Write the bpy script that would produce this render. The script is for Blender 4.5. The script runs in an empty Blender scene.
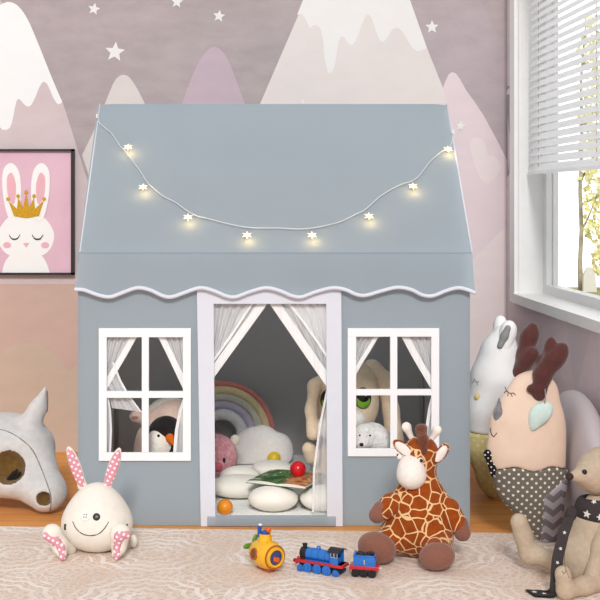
import bpy, math, random
import numpy as np
from mathutils import Vector, Matrix
random.seed(7); rng = np.random.default_rng(7)
S = bpy.context.scene; COL = S.collection
PI = math.pi
# ---------------------------------------------------------------- camera frame
F = 1258.0; CX, CY = 250.0, 197.0; H = 1.007
def W(px, py, D):
    return np.array([(px-CX)/F*D, D, H+(CY-py)/F*D])
def G(px, py, z=0.0):                      # point at height z seen at px,py
    return W(px, py, (H-z)*F/(py-CY))
def zat(py, D): return H+(CY-py)/F*D
cam = bpy.data.cameras.new('camera'); co = bpy.data.objects.new('camera', cam); COL.objects.link(co)
co.location = (0, 0, H); co.rotation_euler = (PI/2, 0, 0)
cam.sensor_width = 36; cam.lens = 36*F/600
cam.shift_x = (300-CX)/600; cam.shift_y = -(300-CY)/600
S.camera = co
# ---------------------------------------------------------------- materials
def lin(c):
    c = c/255.0
    return c/12.92 if c <= .04045 else ((c+.055)/1.055)**2.4
def rgb(r, g, b): return (lin(r), lin(g), lin(b), 1)
class NT:
    def __init__(s, name):
        s.m = bpy.data.materials.new(name); s.m.use_nodes = True
        s.t = s.m.node_tree; s.t.nodes.clear()
        s.out = s.n('ShaderNodeOutputMaterial'); s.b = s.n('ShaderNodeBsdfPrincipled')
        s.l(s.b.outputs[0], s.out.inputs[0])
    def n(s, ty, **kw):
        x = s.t.nodes.new(ty)
        for k, v in kw.items(): setattr(x, k, v)
        return x
    def l(s, a, b): s.t.links.new(a, b)
    def math(s, op, a, b=None, c=None):
        x = s.n('ShaderNodeMath', operation=op)
        for i, v in enumerate((a, b, c)):
            if v is None: continue
            if isinstance(v, (int, float)): x.inputs[i].default_value = v
            else: s.l(v, x.inputs[i])
        return x.outputs[0]
    def coord(s, which='Object'): return s.n('ShaderNodeTexCoord').outputs[which]
    def mapping(s, v, loc=(0,0,0), rot=(0,0,0), sc=(1,1,1)):
        m = s.n('ShaderNodeMapping'); s.l(v, m.inputs[0])
        m.inputs[1].default_value = loc; m.inputs[2].default_value = rot; m.inputs[3].default_value = sc
        return m.outputs[0]
    def noise(s, v, scale, detail=3, rough=.5):
        x = s.n('ShaderNodeTexNoise'); s.l(v, x.inputs['Vector'])
        x.inputs['Scale'].default_value = scale; x.inputs['Detail'].default_value = detail; x.inputs['Roughness'].default_value = rough
        return x.outputs[0]
    def ramp(s, f, stops, const=False):
        r = s.n('ShaderNodeValToRGB'); s.l(f, r.inputs[0])
        if const: r.color_ramp.interpolation = 'CONSTANT'
        e = r.color_ramp.elements
        while len(e) < len(stops): e.new(.5)
        for q, (p, c) in zip(e, stops): q.position = p; q.color = c
        return r.outputs[0]
    def mix(s, f, a, b, blend='MIX'):
        x = s.n('ShaderNodeMix', data_type='RGBA', blend_type=blend)
        for i, v in ((0, f), (6, a), (7, b)):
            if isinstance(v, (int, float)): x.inputs[i].default_value = v
            elif isinstance(v, tuple): x.inputs[i].default_value = v
            else: s.l(v, x.inputs[i])
        return x.outputs[2]
    def bump(s, h, strength=.2, dist=.01):
        x = s.n('ShaderNodeBump'); s.l(h, x.inputs['Height'])
        x.inputs['Strength'].default_value = strength; x.inputs['Distance'].default_value = dist
        s.l(x.outputs[0], s.b.inputs['Normal'])
    def base(s, c, rough=.8, spec=.2):
        if isinstance(c, tuple): s.b.inputs['Base Color'].default_value = c
        else: s.l(c, s.b.inputs['Base Color'])
        s.b.inputs['Roughness'].default_value = rough
        s.b.inputs['Specular IOR Level'].default_value = spec
def fabric(name, c, var=.06, nscale=60, bump=.15, bscale=300, rough=.95, fold=0, thru=0):
    t = NT(name); v = t.coord()
    n = t.noise(v, nscale, 3)
    k_ = 1/(1-thru)
    lo = tuple(x*k_*(1-var) for x in c[:3])+(1,); hi = tuple(min(1, x*k_*(1+var)) for x in c[:3])+(1,)
    t.base(t.ramp(n, [(.3, lo), (.7, hi)]), rough, .1)
    h = t.noise(v, bscale, 2)
    if fold: h = t.math('ADD', h, t.math('MULTIPLY', t.noise(v, 7, 2), fold))
    t.bump(h, bump, .004)
    if thru:                                                     # thin cloth lets some daylight through
        tl = t.n('ShaderNodeBsdfTranslucent'); mx = t.n('ShaderNodeMixShader'); mx.inputs[0].default_value = thru
        tl.inputs['Color'].default_value = tuple(x/(1-thru)*.8 for x in c[:3])+(1,)
        t.l(t.b.outputs[0], mx.inputs[1]); t.l(tl.outputs[0], mx.inputs[2]); t.l(mx.outputs[0], t.out.inputs[0])
    return t.m
def plain(name, c, rough=.4, spec=.4, metal=0, coat=0):
    t = NT(name); v = t.coord(); n = t.noise(v, 25, 2)
    lo = tuple(x*.985 for x in c[:3])+(1,); hi = tuple(min(1, x*1.015) for x in c[:3])+(1,)
    t.base(t.ramp(n, [(.3, lo), (.7, hi)]), rough, spec)
    t.b.inputs['Metallic'].default_value = metal; t.b.inputs['Coat Weight'].default_value = coat
    return t.m
def fluffy(name, c, scale=90, strength=.8, var=.12):
    t = NT(name); v = t.coord()
    n = t.noise(v, scale, 4, .65)
    lo = tuple(x*(1-var) for x in c[:3])+(1,); hi = tuple(min(1, x*(1+var)) for x in c[:3])+(1,)
    t.base(t.ramp(n, [(.35, lo), (.65, hi)]), 1, .05)
    t.b.inputs['Sheen Weight'].default_value = .3
    t.bump(n, strength, .01)
    return t.m
def dotted(name, c, dot, spacing, radius, axes=('X', 'Z'), rot=PI/4, yaw=0):
    t = NT(name); v = t.coord()
    if yaw: v = t.mapping(v, rot=(0, 0, yaw))
    sx = t.n('ShaderNodeSeparateXYZ'); t.l(v, sx.inputs[0])
    cx = t.n('ShaderNodeCombineXYZ'); t.l(sx.outputs[axes[0]], cx.inputs[0]); t.l(sx.outputs[axes[1]], cx.inputs[1])
    m = t.mapping(cx.outputs[0], rot=(0, 0, rot), sc=(1/spacing,)*3)
    vo = t.n('ShaderNodeTexVoronoi', voronoi_dimensions='2D'); t.l(m, vo.inputs['Vector'])
    vo.inputs['Scale'].default_value = 1; vo.inputs['Randomness'].default_value = 0
    f = t.math('LESS_THAN', vo.outputs['Distance'], radius/spacing)
    t.base(t.mix(f, c, dot), .9, .1)
    t.bump(t.noise(v, 350, 2), .15, .003)
    return t.m
def emit(name, c, strength):
    t = NT(name); t.base(c, .4)
    t.b.inputs['Emission Color'].default_value = c; t.b.inputs['Emission Strength'].default_value = strength
    return t.m
def sheer(name, c, alpha):
    t = NT(name); t.base(c, .9, .05)
    tr = t.n('ShaderNodeBsdfTransparent'); mx = t.n('ShaderNodeMixShader')
    n = t.noise(t.mapping(t.coord(), sc=(1, 1, .06)), 120, 2)
    t.l(t.math('ADD', t.math('MULTIPLY', n, .25), alpha-.12), mx.inputs[0])
    t.l(tr.outputs[0], mx.inputs[1]); t.l(t.b.outputs[0], mx.inputs[2]); t.l(mx.outputs[0], t.out.inputs[0])
    return t.m
# ---------------------------------------------------------------- mesh builder
def frame_from(d):
    d = np.array(d, float); d /= np.linalg.norm(d)
    a = np.array([0, 0, 1.]) if abs(d[2]) < .9 else np.array([1., 0, 0])
    u = np.cross(a, d); u /= np.linalg.norm(u); return u, np.cross(d, u), d
class MB:
    def __init__(s): s.v = []; s.f = []; s.m = []
    def add(s, vs, fs, mi=0, M=None):
        b = len(s.v)
        for p in vs:
            p = np.asarray(p, float)
            if M is not None: p = M[:3, :3] @ p + M[:3, 3]
            s.v.append(p)
        for f in fs: s.f.append(tuple(i+b for i in f)); s.m.append(mi)
        return s
    def box(s, a, b, mi=0, bev=0, M=None):
        x0, y0, z0 = np.minimum(a, b); x1, y1, z1 = np.maximum(a, b)
        if bev <= 0:
            vs = [(x, y, z) for x in (x0, x1) for y in (y0, y1) for z in (z0, z1)]
            fs = [(0,1,3,2), (4,6,7,5), (0,4,5,1), (2,3,7,6), (0,2,6,4), (1,5,7,3)]
            return s.add(vs, fs, mi, M)
        import bmesh
        bm = bmesh.new(); r = bmesh.ops.create_cube(bm, size=1)
        for v in bm.verts: v.co = ((x0+x1)/2+v.co.x*(x1-x0), (y0+y1)/2+v.co.y*(y1-y0), (z0+z1)/2+v.co.z*(z1-z0))
        bmesh.ops.bevel(bm, geom=bm.edges[:], offset=bev, segments=2, affect='EDGES', profile=.5)
        bm.verts.index_update()
        s.add([v.co[:] for v in bm.verts], [[v.index for v in f.verts] for f in bm.faces], mi, M); bm.free()
        return s
    def tube(s, pts, r, n=8, mi=0, cap=True, M=None):
        pts = [np.asarray(p, float) for p in pts]; N = len(pts)
        rs = r if hasattr(r, '__len__') else [r]*N
        vs = []; fs = []; u = None
        for i, p in enumerate(pts):
            d = pts[min(i+1, N-1)]-pts[max(i-1, 0)]; d = d/(np.linalg.norm(d)+1e-12)
            if u is None: u, w, _ = frame_from(d)
            else:
                u = u-d*np.dot(u, d); u /= np.linalg.norm(u); w = np.cross(d, u)
            for k in range(n):
                a = 2*PI*k/n; vs.append(p+(u*math.cos(a)+w*math.sin(a))*rs[i])
        for i in range(N-1):
            for k in range(n): fs.append((i*n+k, i*n+(k+1)%n, (i+1)*n+(k+1)%n, (i+1)*n+k))
        if cap: fs.append(tuple(range(n-1, -1, -1))); fs.append(tuple((N-1)*n+k for k in range(n)))
        return s.add(vs, fs, mi, M)
    def lathe(s, prof, o=(0,0,0), axis=(0,0,1), n=24, mi=0, M=None):
        u, w, d = frame_from(axis); o = np.asarray(o, float); vs = []; fs = []
        for (r, h) in prof:
            for k in range(n):
                a = 2*PI*k/n; vs.append(o+d*h+(u*math.cos(a)+w*math.sin(a))*max(r, 1e-5))
        N = len(prof)
        for i in range(N-1):
            for k in range(n): fs.append((i*n+k, i*n+(k+1)%n, (i+1)*n+(k+1)%n, (i+1)*n+k))
        fs.append(tuple(range(n-1, -1, -1))); fs.append(tuple((N-1)*n+k for k in range(n)))
        return s.add(vs, fs, mi, M)
    def ball(s, c, r, nu=20, nv=12, mi=0, R=None, M=None):
        r = np.array(r if hasattr(r, '__len__') else (r, r, r), float); R = np.eye(3) if R is None else R
        vs = [np.array([0, 0, 1.])]; fs = []
        for j in range(1, nv):
            t = PI*j/nv
            for k in range(nu): a = 2*PI*k/nu; vs.append(np.array([math.sin(t)*math.cos(a), math.sin(t)*math.sin(a), math.cos(t)]))
        vs.append(np.array([0, 0, -1.])); e = len(vs)-1
        for k in range(nu):
            fs.append((0, 1+k, 1+(k+1) % nu)); b = 1+(nv-2)*nu; fs.append((e, b+(k+1) % nu, b+k))
            for j in range(nv-2):
                b = 1+j*nu; fs.append((b+k, b+nu+k, b+nu+(k+1) % nu, b+(k+1) % nu))
        return s.add([np.asarray(c)+R @ (p*r) for p in vs], fs, mi, M)
    def prism(s, poly, n, th, mi=0, side=None, M=None):       # 3-D polygon, extruded backwards along -n
        P = [np.asarray(p, float) for p in poly]; n = np.asarray(n, float); n = n/np.linalg.norm(n); N = len(P)
        vs = P+[p-n*th for p in P]
        s.add(vs, [tuple(range(N))], mi, M)
        b = len(s.v)-2*N
        s.f.append(tuple(b+N+i for i in range(N-1, -1, -1))); s.m.append(mi if side is None else side)
        for i in range(N): s.f.append((b+i, b+(i+1) % N, b+N+(i+1) % N, b+N+i)); s.m.append(mi if side is None else side)
        return s
    def grid(s, fn, nu, nv, mi=0):
        vs = [fn(i/nu, j/nv) for j in range(nv+1) for i in range(nu+1)]
        fs = [(j*(nu+1)+i, j*(nu+1)+i+1, (j+1)*(nu+1)+i+1, (j+1)*(nu+1)+i) for j in range(nv) for i in range(nu)]
        return s.add(vs, fs, mi)
    def build(s, name, mats, parent=None, smooth=False, fixn=True, local=False):
        return link(name, s.v, s.f, mats, parent, smooth, s.m, fixn, local)
ORIG = {}
def link(name, vs, fs, mats, parent=None, smooth=False, mi=None, fixn=True, local=False):
    me = bpy.data.meshes.new(name)
    o0 = np.zeros(3)
    if parent is not None and not local: o0 = ORIG[parent.name]
    me.from_pydata([tuple(np.asarray(p)-o0) for p in vs], [], [tuple(int(i) for i in f) for f in fs])
    if not isinstance(mats, (list, tuple)): mats = [mats]
    for m in mats: me.materials.append(m)
    if mi is not None and len(mats) > 1: me.polygons.foreach_set('material_index', [int(i) for i in mi])
    if fixn:
        import bmesh
        bm = bmesh.new(); bm.from_mesh(me); bmesh.ops.recalc_face_normals(bm, faces=bm.faces[:]); bm.to_mesh(me); bm.free()
    if smooth is True: me.shade_smooth()
    elif smooth: me.shade_smooth(); me.set_sharp_from_angle(angle=smooth)
    me.update()
    o = bpy.data.objects.new(name, me); COL.objects.link(o)
    if parent is not None: o.parent = parent
    ORIG[o.name] = o0                                          # a sub-part shares its part's origin
    return o
def tag(o, label=None, cat=None, group=None, kind=None):
    for k, v in (('label', label), ('category', cat), ('group', group), ('kind', kind)):
        if v: o[k] = v
    return o
def thing(name, loc, label, cat, group=None, rz=0):
    o = bpy.data.objects.new(name, None); COL.objects.link(o); o.empty_display_size = .05
    o.location = tuple(loc); o.rotation_euler = (0, 0, rz); ORIG[o.name] = np.asarray(loc, float)
    return tag(o, label, cat, group)
# ---------------------------------------------------------------- signed distance plush modelling
def ell(c, r, R=None):
    c = np.asarray(c, float); r = np.asarray(r, float)
    def f(P):
        q = P-c
        if R is not None: q = q @ R
        k0 = np.linalg.norm(q/r, axis=-1); k1 = np.linalg.norm(q/(r*r), axis=-1)+1e-9
        return k0*(k0-1)/k1
    f.bb = (c-max(r), c+max(r)); return f
def cap(a, b, ra, rb):
    a = np.asarray(a, float); b = np.asarray(b, float); ba = b-a; L = ba@ba+1e-12
    def f(P):
        pa = P-a; h = np.clip(pa@ba/L, 0, 1)
        return np.linalg.norm(pa-h[..., None]*ba, axis=-1)-(ra+(rb-ra)*h)
    f.bb = (np.minimum(a-ra, b-rb), np.maximum(a+ra, b+rb)); return f
def uni(fs, k=.02):
    def f(P):
        d = fs[0](P)
        for g in fs[1:]:
            e = g(P); h = np.clip(.5+.5*(e-d)/k, 0, 1); d = e*(1-h)+d*h-k*h*(1-h)
        return d
    f.bb = (np.min([g.bb[0] for g in fs], 0)-k*.3, np.max([g.bb[1] for g in fs], 0)+k*.3); return f
def chain(pts, k=.015):
    if len(pts) == 2: return cap(pts[0][0], pts[1][0], pts[0][1], pts[1][1])
    return uni([cap(pts[i][0], pts[i+1][0], pts[i][1], pts[i+1][1]) for i in range(len(pts)-1)], k)
def sub(a, b, k=.008):
    def f(P):
        d = a(P); e = -b(P); h = np.clip(.5-.5*(d-e)/k, 0, 1); return d*(1-h)+e*h+k*h*(1-h)
    f.bb = a.bb; return f
def inter(a, g, grow=0):
    def f(P): return np.maximum(a(P)-grow, g(P))
    f.bb = (a.bb[0]-grow, a.bb[1]+grow); return f
def nets(f, res):
    lo = f.bb[0]-res*2; hi = f.bb[1]+res*2; n = np.maximum(4, np.ceil((hi-lo)/res).astype(int))
    ax = [lo[i]+res*np.arange(n[i]+1) for i in range(3)]
    P = np.stack(np.meshgrid(*ax, indexing='ij'), -1)
    v = f(P.reshape(-1, 3)).reshape(P.shape[:3]); v = np.where(v == 0, 1e-9, v)
    nx, ny, nz = n
    acc = np.zeros((nx, ny, nz, 3)); cnt = np.zeros((nx, ny, nz))
    cr = []
    for a in range(3):
        sl0 = [slice(None)]*3; sl1 = [slice(None)]*3; sl0[a] = slice(0, -1); sl1[a] = slice(1, None)
        v0 = v[tuple(sl0)]; v1 = v[tuple(sl1)]; c = (v0 < 0) != (v1 < 0)
        t = np.where(c, v0/np.where(c, v0-v1, 1), 0)
        p = P[tuple(sl0)].copy(); p[..., a] += t*res
        p *= c[..., None]; cr.append((c, v0 < 0))
        o = [b for b in range(3) if b != a]
        for d1 in (0, 1):
            for d2 in (0, 1):
                q = [slice(None)]*3; q[o[0]] = slice(d1, d1+n[o[0]]); q[o[1]] = slice(d2, d2+n[o[1]])
                acc += p[tuple(q)]; cnt += c[tuple(q)]
    act = cnt > 0; idx = -np.ones((nx, ny, nz), int); idx[act] = np.arange(act.sum())
    V = acc[act]/cnt[act][:, None]; Fc = []
    for a in range(3):
        c, neg = cr[a]; o = [(a+1) % 3, (a+2) % 3]
        I = np.argwhere(c); s = neg[c]
        ok = (I[:, o[0]] > 0) & (I[:, o[1]] > 0) & (I[:, o[0]] < n[o[0]]) & (I[:, o[1]] < n[o[1]])
        I = I[ok]; s = s[ok]
        def at(d1, d2):
            J = I.copy(); J[:, o[0]] -= d1; J[:, o[1]] -= d2; return idx[J[:, 0], J[:, 1], J[:, 2]]
        q = np.stack([at(1, 1), at(0, 1), at(0, 0), at(1, 0)], -1)
        q[~s] = q[~s][:, ::-1]; Fc.append(q)
    return V, np.concatenate(Fc)
def plush(name, f, mats, parent, res=.006, matfn=None, smooth=2, zmin=None):
    V, Q = nets(f, res)
    for _ in range(smooth):                                     # light Laplacian smoothing
        A = np.zeros_like(V); N = np.zeros(len(V))
        for i in range(4):
            a, b = Q[:, i], Q[:, (i+1) % 4]
            np.add.at(A, a, V[b]); np.add.at(A, b, V[a]); np.add.at(N, a, 1); np.add.at(N, b, 1)
        V = V*.5+.5*A/np.maximum(N, 1)[:, None]
    if zmin is not None: V[:, 2] = np.maximum(V[:, 2], zmin)      # settle flat on what carries it
    mi = None
    if matfn is not None: mi = matfn(V[Q].mean(1))
    return link(name, V, Q, mats, parent, True, mi, fixn=False)
def hit(f, px, py, d0=2.6, d1=5.2):                              # where the sight line meets a plush body
    D = np.linspace(d0, d1, 1300); P = np.stack([W(px, py, d) for d in D]); v = f(P)
    i = np.argmax(v < 0)
    if not (v < 0).any(): i = int(np.argmin(v))
    p = P[i]; e = 1e-4
    g = np.array([(f((p+e*q)[None])-f((p-e*q)[None]))[0] for q in np.eye(3)]); g /= np.linalg.norm(g)+1e-9
    return p, g
def stroke(name, f, pts, r, mat, parent, off=.0):
    m = MB(); P = []
    for q in pts:
        p, g = hit(f, *q); P.append(p+g*off)
    m.tube(P, r, 6); return m.build(name, mat, parent, True)
def cr(pts, n=8, closed=True):                                   # Catmull-Rom curve
    P = np.array(pts, float); N = len(P); out = []
    for i in range(N if closed else N-1):
        p0, p1, p2, p3 = (P[(i-1) % N], P[i], P[(i+1) % N], P[(i+2) % N]) if closed else (P[max(i-1, 0)], P[i], P[i+1], P[min(i+2, N-1)])
        for k in range(n):
            t = k/n; out.append(.5*((2*p1)+(-p0+p2)*t+(2*p0-5*p1+4*p2-p3)*t*t+(-p0+3*p1-3*p2+p3)*t**3))
    if not closed: out.append(P[-1])
    return out
def star2(c, r, rot=0, ratio=.45, n=5):
    return [(c[0]+(r if k % 2 == 0 else r*ratio)*math.sin(rot+PI*k/n), c[1]-(r if k % 2 == 0 else r*ratio)*math.cos(rot+PI*k/n)) for k in range(2*n)]
def yawR(a, lean=0, roll=0):
    u = np.array([math.cos(a), -math.sin(a), 0]); n = np.array([math.sin(a), math.cos(a), 0]); z = np.array([0, 0, 1.])
    z2 = z*math.cos(lean)+n*math.sin(lean); n2 = n*math.cos(lean)-z*math.sin(lean)
    u3 = u*math.cos(roll)-z2*math.sin(roll); z3 = z2*math.cos(roll)+u*math.sin(roll)
    return np.stack([u3, n2, z3], 1)
# ================================================================ THE ROOM
DB = 4.97                                                        # back wall distance
SL = .0278                                                       # right wall is slightly out of square
def RX(D): return 1.0153+SL*(DB-D)
def RW(px, py, off=0.0):
    D = (1.0153+SL*DB-off)/((px-CX)/F+SL); return W(px, py, D)
def wallpaper(name, c, amt=.05):
    c = tuple(x*.86 for x in c[:3])+(1,)
    t = NT(name); v = t.coord()
    a = t.noise(t.mapping(v, rot=(0, .5, 0), sc=(1, 1, 2.2)), 9, 8, .62); b = t.noise(v, 2.2, 3)
    f = t.math('ADD', t.math('MULTIPLY', a, .65), t.math('MULTIPLY', b, .35))
    lo = tuple(x*(1-amt*2) for x in c[:3])+(1,); hi = tuple(min(1, x*(1+amt*2)) for x in c[:3])+(1,)
    t.base(t.ramp(f, [(.32, lo), (.68, hi)]), .92, .1)
    return t.m
WP = [wallpaper('wallpaper_mauve', rgb(187,174,175), .055), wallpaper('wallpaper_blush', rgb(222,205,206), .03),
      wallpaper('wallpaper_white', rgb(255,255,255), .01), wallpaper('wallpaper_cream', rgb(229,221,218), .02),
      wallpaper('wallpaper_pink', rgb(205,185,195), .03), wallpaper('wallpaper_oyster', rgb(238,229,225), .015),
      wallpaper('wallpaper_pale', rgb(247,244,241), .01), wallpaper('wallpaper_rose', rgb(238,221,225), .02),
      wallpaper('wallpaper_clay', rgb(214,184,172), .03), wallpaper('wallpaper_sand', rgb(212,190,172), .025),
      wallpaper('wallpaper_plum', rgb(246,227,230), .03), wallpaper('wallpaper_petal', rgb(243,230,229), .015), wallpaper('wallpaper_lilac', rgb(192,178,182), .045)]
m = MB()
m.add([(-2.2, DB, 0), (1.0153, DB, 0), (1.0153, DB, 2.5), (-2.2, DB, 2.5)], [(0, 1, 2, 3)], 0)
lay = [0]
def mural(pts, mi, smooth=0, closed=True):
    lay[0] += 1
    if smooth: pts = cr(pts, smooth)
    vs = [W(x, y, DB-.0001*lay[0]) for x, y in pts]
    m.add(vs, [tuple(range(len(vs)))], mi)
# upper right: rose field, mauve diagonal, big centre mountain, pink hill
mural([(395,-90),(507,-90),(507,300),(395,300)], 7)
mural([(395,-90),(507,-90),(507,160),(497,140),(484,116),(474,101),(466,90),(460,79),(456,73.5),(452,72),(448.5,74.5),(445,82),(441,94),(436,120),(395,120)], 12)
mural([(507,52),(507,-90),(462,-90),(478,-5),(489,18),(499,36)], 0)
mural([(335,-70),(260,104),(220,200),(205,300),(436,300),(447,112),(443,88),(427,48),(410,0),(385,-70)], 5)
mural([(335,-70),(303,0),(297,15)]+cr([(297,15),(302,14),(307,22),(310,28),(314,25),(320,28),(323,40),(325,60),(329,73),(334,68),(337,52),(340,38),(344,37),(348,43),(352,45),(357,38),(362,24),(367,15),(372,19),(377,34),(382,42),(387,38),(392,30),(398,28),(404,34),(411,46),(418,51),(427,48)], 5, False)+[(410,0),(385,-70)], 6)
mural(cr([(171,140),(177,118),(182,104),(190,82),(197,66),(205,53),(213,47),(221,50),(229,62),(236,80),(245,104),(256,140)], 4, False), 4)
mural(cr([(487,183),(479,176),(473,160),(470,146),(473,138),(480,138),(486,146),(488,155),(494,156),(500,163),(499,172),(494,179)], 5), 11)
mural([(470,262),(507,225),(507,470),(440,470),(440,300)], 11)
# left: big mountain with a dripping white cap, small pale peak
mural([(-60,-40),(28,20),(52,78),(63,103),(80,157),(95,205),(112,260),(120,300),(-120,300),(-120,60)], 1)
mural([(-80,60),(-30,8)]+cr([(-30,20),(0,5),(9,2),(18,6),(28,20),(40,48),(52,78),(60,97),(62,102),(58,104),(54,99),(50,90),(47,84),(43,82),(39,88),(35,98),(30,106),(25,105),(19,99),(16,103),(13,118),(10,127),(5,130),(0,127),(-8,112),(-18,106),(-30,122)], 5, False)+[(-80,120)], 2)
mural([(82,155)]+cr([(82,155),(95,128),(108,96),(116,79),(125,75),(133,82),(145,104),(165,150)], 5, False)+[(165,250),(120,250),(100,210),(92,185)], 3)
mural([(-120,284),(130,284),(130,470),(-120,470)], 8)
mural([(62,284),(130,284),(130,470),(62,470)], 8)
mural(cr([(-40,470),(-36,420),(-22,380),(0,354),(15,345),(28,343),(42,346),(56,356),(68,373),(76,395),(82,440),(84,470)], 5, False), 9)
mural([(66,470),(64,380)]+cr([(68,372),(80,364),(95,358),(120,352)], 4, False)+[(130,470)], 9)
for c, r, rot in (((94,9),6.5,.2),((115,52),10.5,.1),((177,2),6.5,.1),((219,16),6.5,.15),((432,27),7,.0),((460.5,126),5.5,.1),((303,102),3,0)):
    mural(star2(c, r, rot), 6)
back = m.build('wall_back', WP, fixn=False); tag(back, kind='structure')
# right wall with the window opening; local axes: along the wall (distance), up
D0w, D1w, Z0w, Z1w = 3.05, 4.79, .640, 1.98                     # opening
m = MB()
def rw(D, z, off=0.0): return np.array([RX(D)-off, D, z])
def rq(Da, Db, za, zb, mi): m.add([rw(Da, za), rw(Db, za), rw(Db, zb), rw(Da, zb)], [(0, 1, 2, 3)], mi)
rq(2.3, D0w, 0, 2.5, 10); rq(D1w, DB, 0, 2.5, 10); rq(D0w, D1w, 0, Z0w, 10); rq(D0w, D1w, Z1w, 2.5, 10)
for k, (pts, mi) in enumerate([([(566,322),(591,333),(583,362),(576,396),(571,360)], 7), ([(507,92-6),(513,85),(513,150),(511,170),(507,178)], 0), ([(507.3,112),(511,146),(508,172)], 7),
                  ([(507,330),(512,318),(520,328),(526,352),(528,400),(507,400)], 11), (star2((508.6,92), 4.5), 6)]):
    vs = [RW(x, y, .0003*(k+1)) for x, y in pts]
    m.add(vs, [tuple(range(len(vs)))], mi)
tag(m.build('wall_right', WP, fixn=False), kind='structure')
# floor
t = NT('wood_floor'); v = t.coord()
br = t.n('ShaderNodeTexBrick'); t.l(v, br.inputs['Vector'])
br.inputs['Scale'].default_value = 1; br.inputs['Brick Width'].default_value = 1.1; br.inputs['Row Height'].default_value = .085
br.inputs['Mortar Size'].default_value = .0012; br.inputs['Mortar Smooth'].default_value = .3
br.inputs['Color1'].default_value = rgb(243,176,104); br.inputs['Color2'].default_value = rgb(230,158,88); br.inputs['Mortar'].default_value = rgb(150,92,46)
g = t.noise(t.mapping(v, sc=(2.2, 42, 1)), 3, 5, .6)
c = t.mix(.75, br.outputs['Color'], t.ramp(g, [(.3, rgb(215,200,188)), (.7, rgb(255,252,250))]), 'MULTIPLY')
t.base(c, .5, .12)
m = MB(); m.add([(-2.2, 1.2, 0), (1.16, 1.2, 0), (1.0153, DB, 0), (-2.2, DB, 0)], [(0, 1, 2, 3)])
fl = m.build('floor', t.m, fixn=False); tag(fl, kind='structure')
# window: casing on the wall, reveal, sash, sill
white = plain('white_paint', rgb(246,245,243), .45, .3); offw = plain('white_sash', rgb(240,239,237), .4, .3)
win = thing('window_1', rw(4.0, Z0w), None, None); tag(win, kind='structure')
REV = .095
def rbox(mb, Da, Db, za, zb, o0, o1, mi=0):                      # box following the wall; o>0 into the room, <0 outwards
    vs = [rw(D, z, o) for o in (o0, o1) for D in (Da, Db) for z in (za, zb)]
    mb.add(vs, [(0,1,3,2), (4,6,7,5), (0,4,5,1), (2,3,7,6), (0,2,6,4), (1,5,7,3)], mi)
m = MB(); cw = .075
rbox(m, D1w, D1w+cw, Z0w-.035, Z1w+cw, -.002, .014); rbox(m, D0w-cw, D0w, Z0w-.035, Z1w+cw, -.002, .014); rbox(m, D0w, D1w, Z1w, Z1w+cw, -.002, .014)
rbox(m, D0w, D1w, Z0w-.035, Z0w, -.002, .022)
m.build('window_casing', white, win)
m = MB(); e = .012
rbox(m, D1w, D1w+e, Z0w, Z1w, -REV-.05, -.001); rbox(m, D0w-e, D0w, Z0w, Z1w, -REV-.05, -.001); rbox(m, D0w, D1w, Z1w, Z1w+e, -REV-.05, -.001)
m.build('window_reveal', white, win)
m = MB(); rbox(m, D0w, D1w, Z0w-.012, Z0w, -REV-.05, -.0025); m.build('window_sill', white, win)
m = MB(); sw = .05
for a in ((D1w-sw, D1w, Z0w, Z1w), (D0w, D0w+sw, Z0w, Z1w), (D0w+sw, D1w-sw, Z0w, Z0w+sw*.7), (D0w+sw, D1w-sw, Z1w-sw, Z1w)):
    rbox(m, *a, -REV-.045, -REV)
m.build('window_sash', offw, win)
t = NT('window_glass'); tr = t.n('ShaderNodeBsdfTransparent'); gl = t.n('ShaderNodeBsdfGlossy'); mx = t.n('ShaderNodeMixShader')
gl.inputs['Roughness'].default_value = .02; mx.inputs[0].default_value = .035
t.l(tr.outputs[0], mx.inputs[1]); t.l(gl.outputs[0], mx.inputs[2]); t.l(mx.outputs[0], t.out.inputs[0])
m = MB(); rbox(m, D0w+sw, D1w-sw, Z0w+sw*.7, Z1w-sw, -REV-.026, -REV-.02); m.build('window_pane', t.m, win)
# blind
t = NT('blind_slat'); t.base(rgb(255,255,255), .5, .3)          # thin slats glow a little with the daylight behind them
tl = t.n('ShaderNodeBsdfTranslucent'); mx = t.n('ShaderNodeMixShader'); mx.inputs[0].default_value = .65; tl.inputs['Color'].default_value = rgb(255,255,255)
t.l(t.b.outputs[0], mx.inputs[1]); t.l(tl.outputs[0], mx.inputs[2]); t.l(mx.outputs[0], t.out.inputs[0]); slatm = t.m
bl = thing('venetian_blind', rw(4.0, 1.1, -.045), 'white slatted venetian blind lowered halfway down the window', 'blind')
zt = 1.95; zb = 1.106; n = 30; sp = (zt-zb)/n
proto = None; th = math.radians(56); ws = .0155
for i in range(n+1):
    z = zb+.012+i*sp
    if z > zt-.02: break
    if proto is None:
        m = MB(); Da, Db = D0w+.02, D1w-.022
        pr = [(-ws, -.0006), (0, .0018), (ws, -.0006), (ws, -.0016), (0, .0008), (-ws, -.0016)]
        vs = []
        for D in (Da, Db):
            for (a, b) in pr:                                   # a: outward across the slat, b: its normal
                vs.append(rw(D, z+a*math.sin(th)+b*math.cos(th), -.045-a*math.cos(th)+b*math.sin(th)))
        k = len(pr)
        m.add(vs, [(i2, (i2+1) % k, k+(i2+1) % k, k+i2) for i2 in range(k)]+[tuple(range(k)), tuple(range(2*k-1, k-1, -1))])
        proto = m.build('slat', slatm, bl); z0 = z
    else:
        o = proto.copy(); COL.objects.link(o); o.parent = bl; o.location = (0, 0, z-z0)
m = MB(); rbox(m, D0w+.02, D1w-.022, zb-.012, zb-.001, -.060, -.032); m.build('bottom_rail', slatm, bl)
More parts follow.
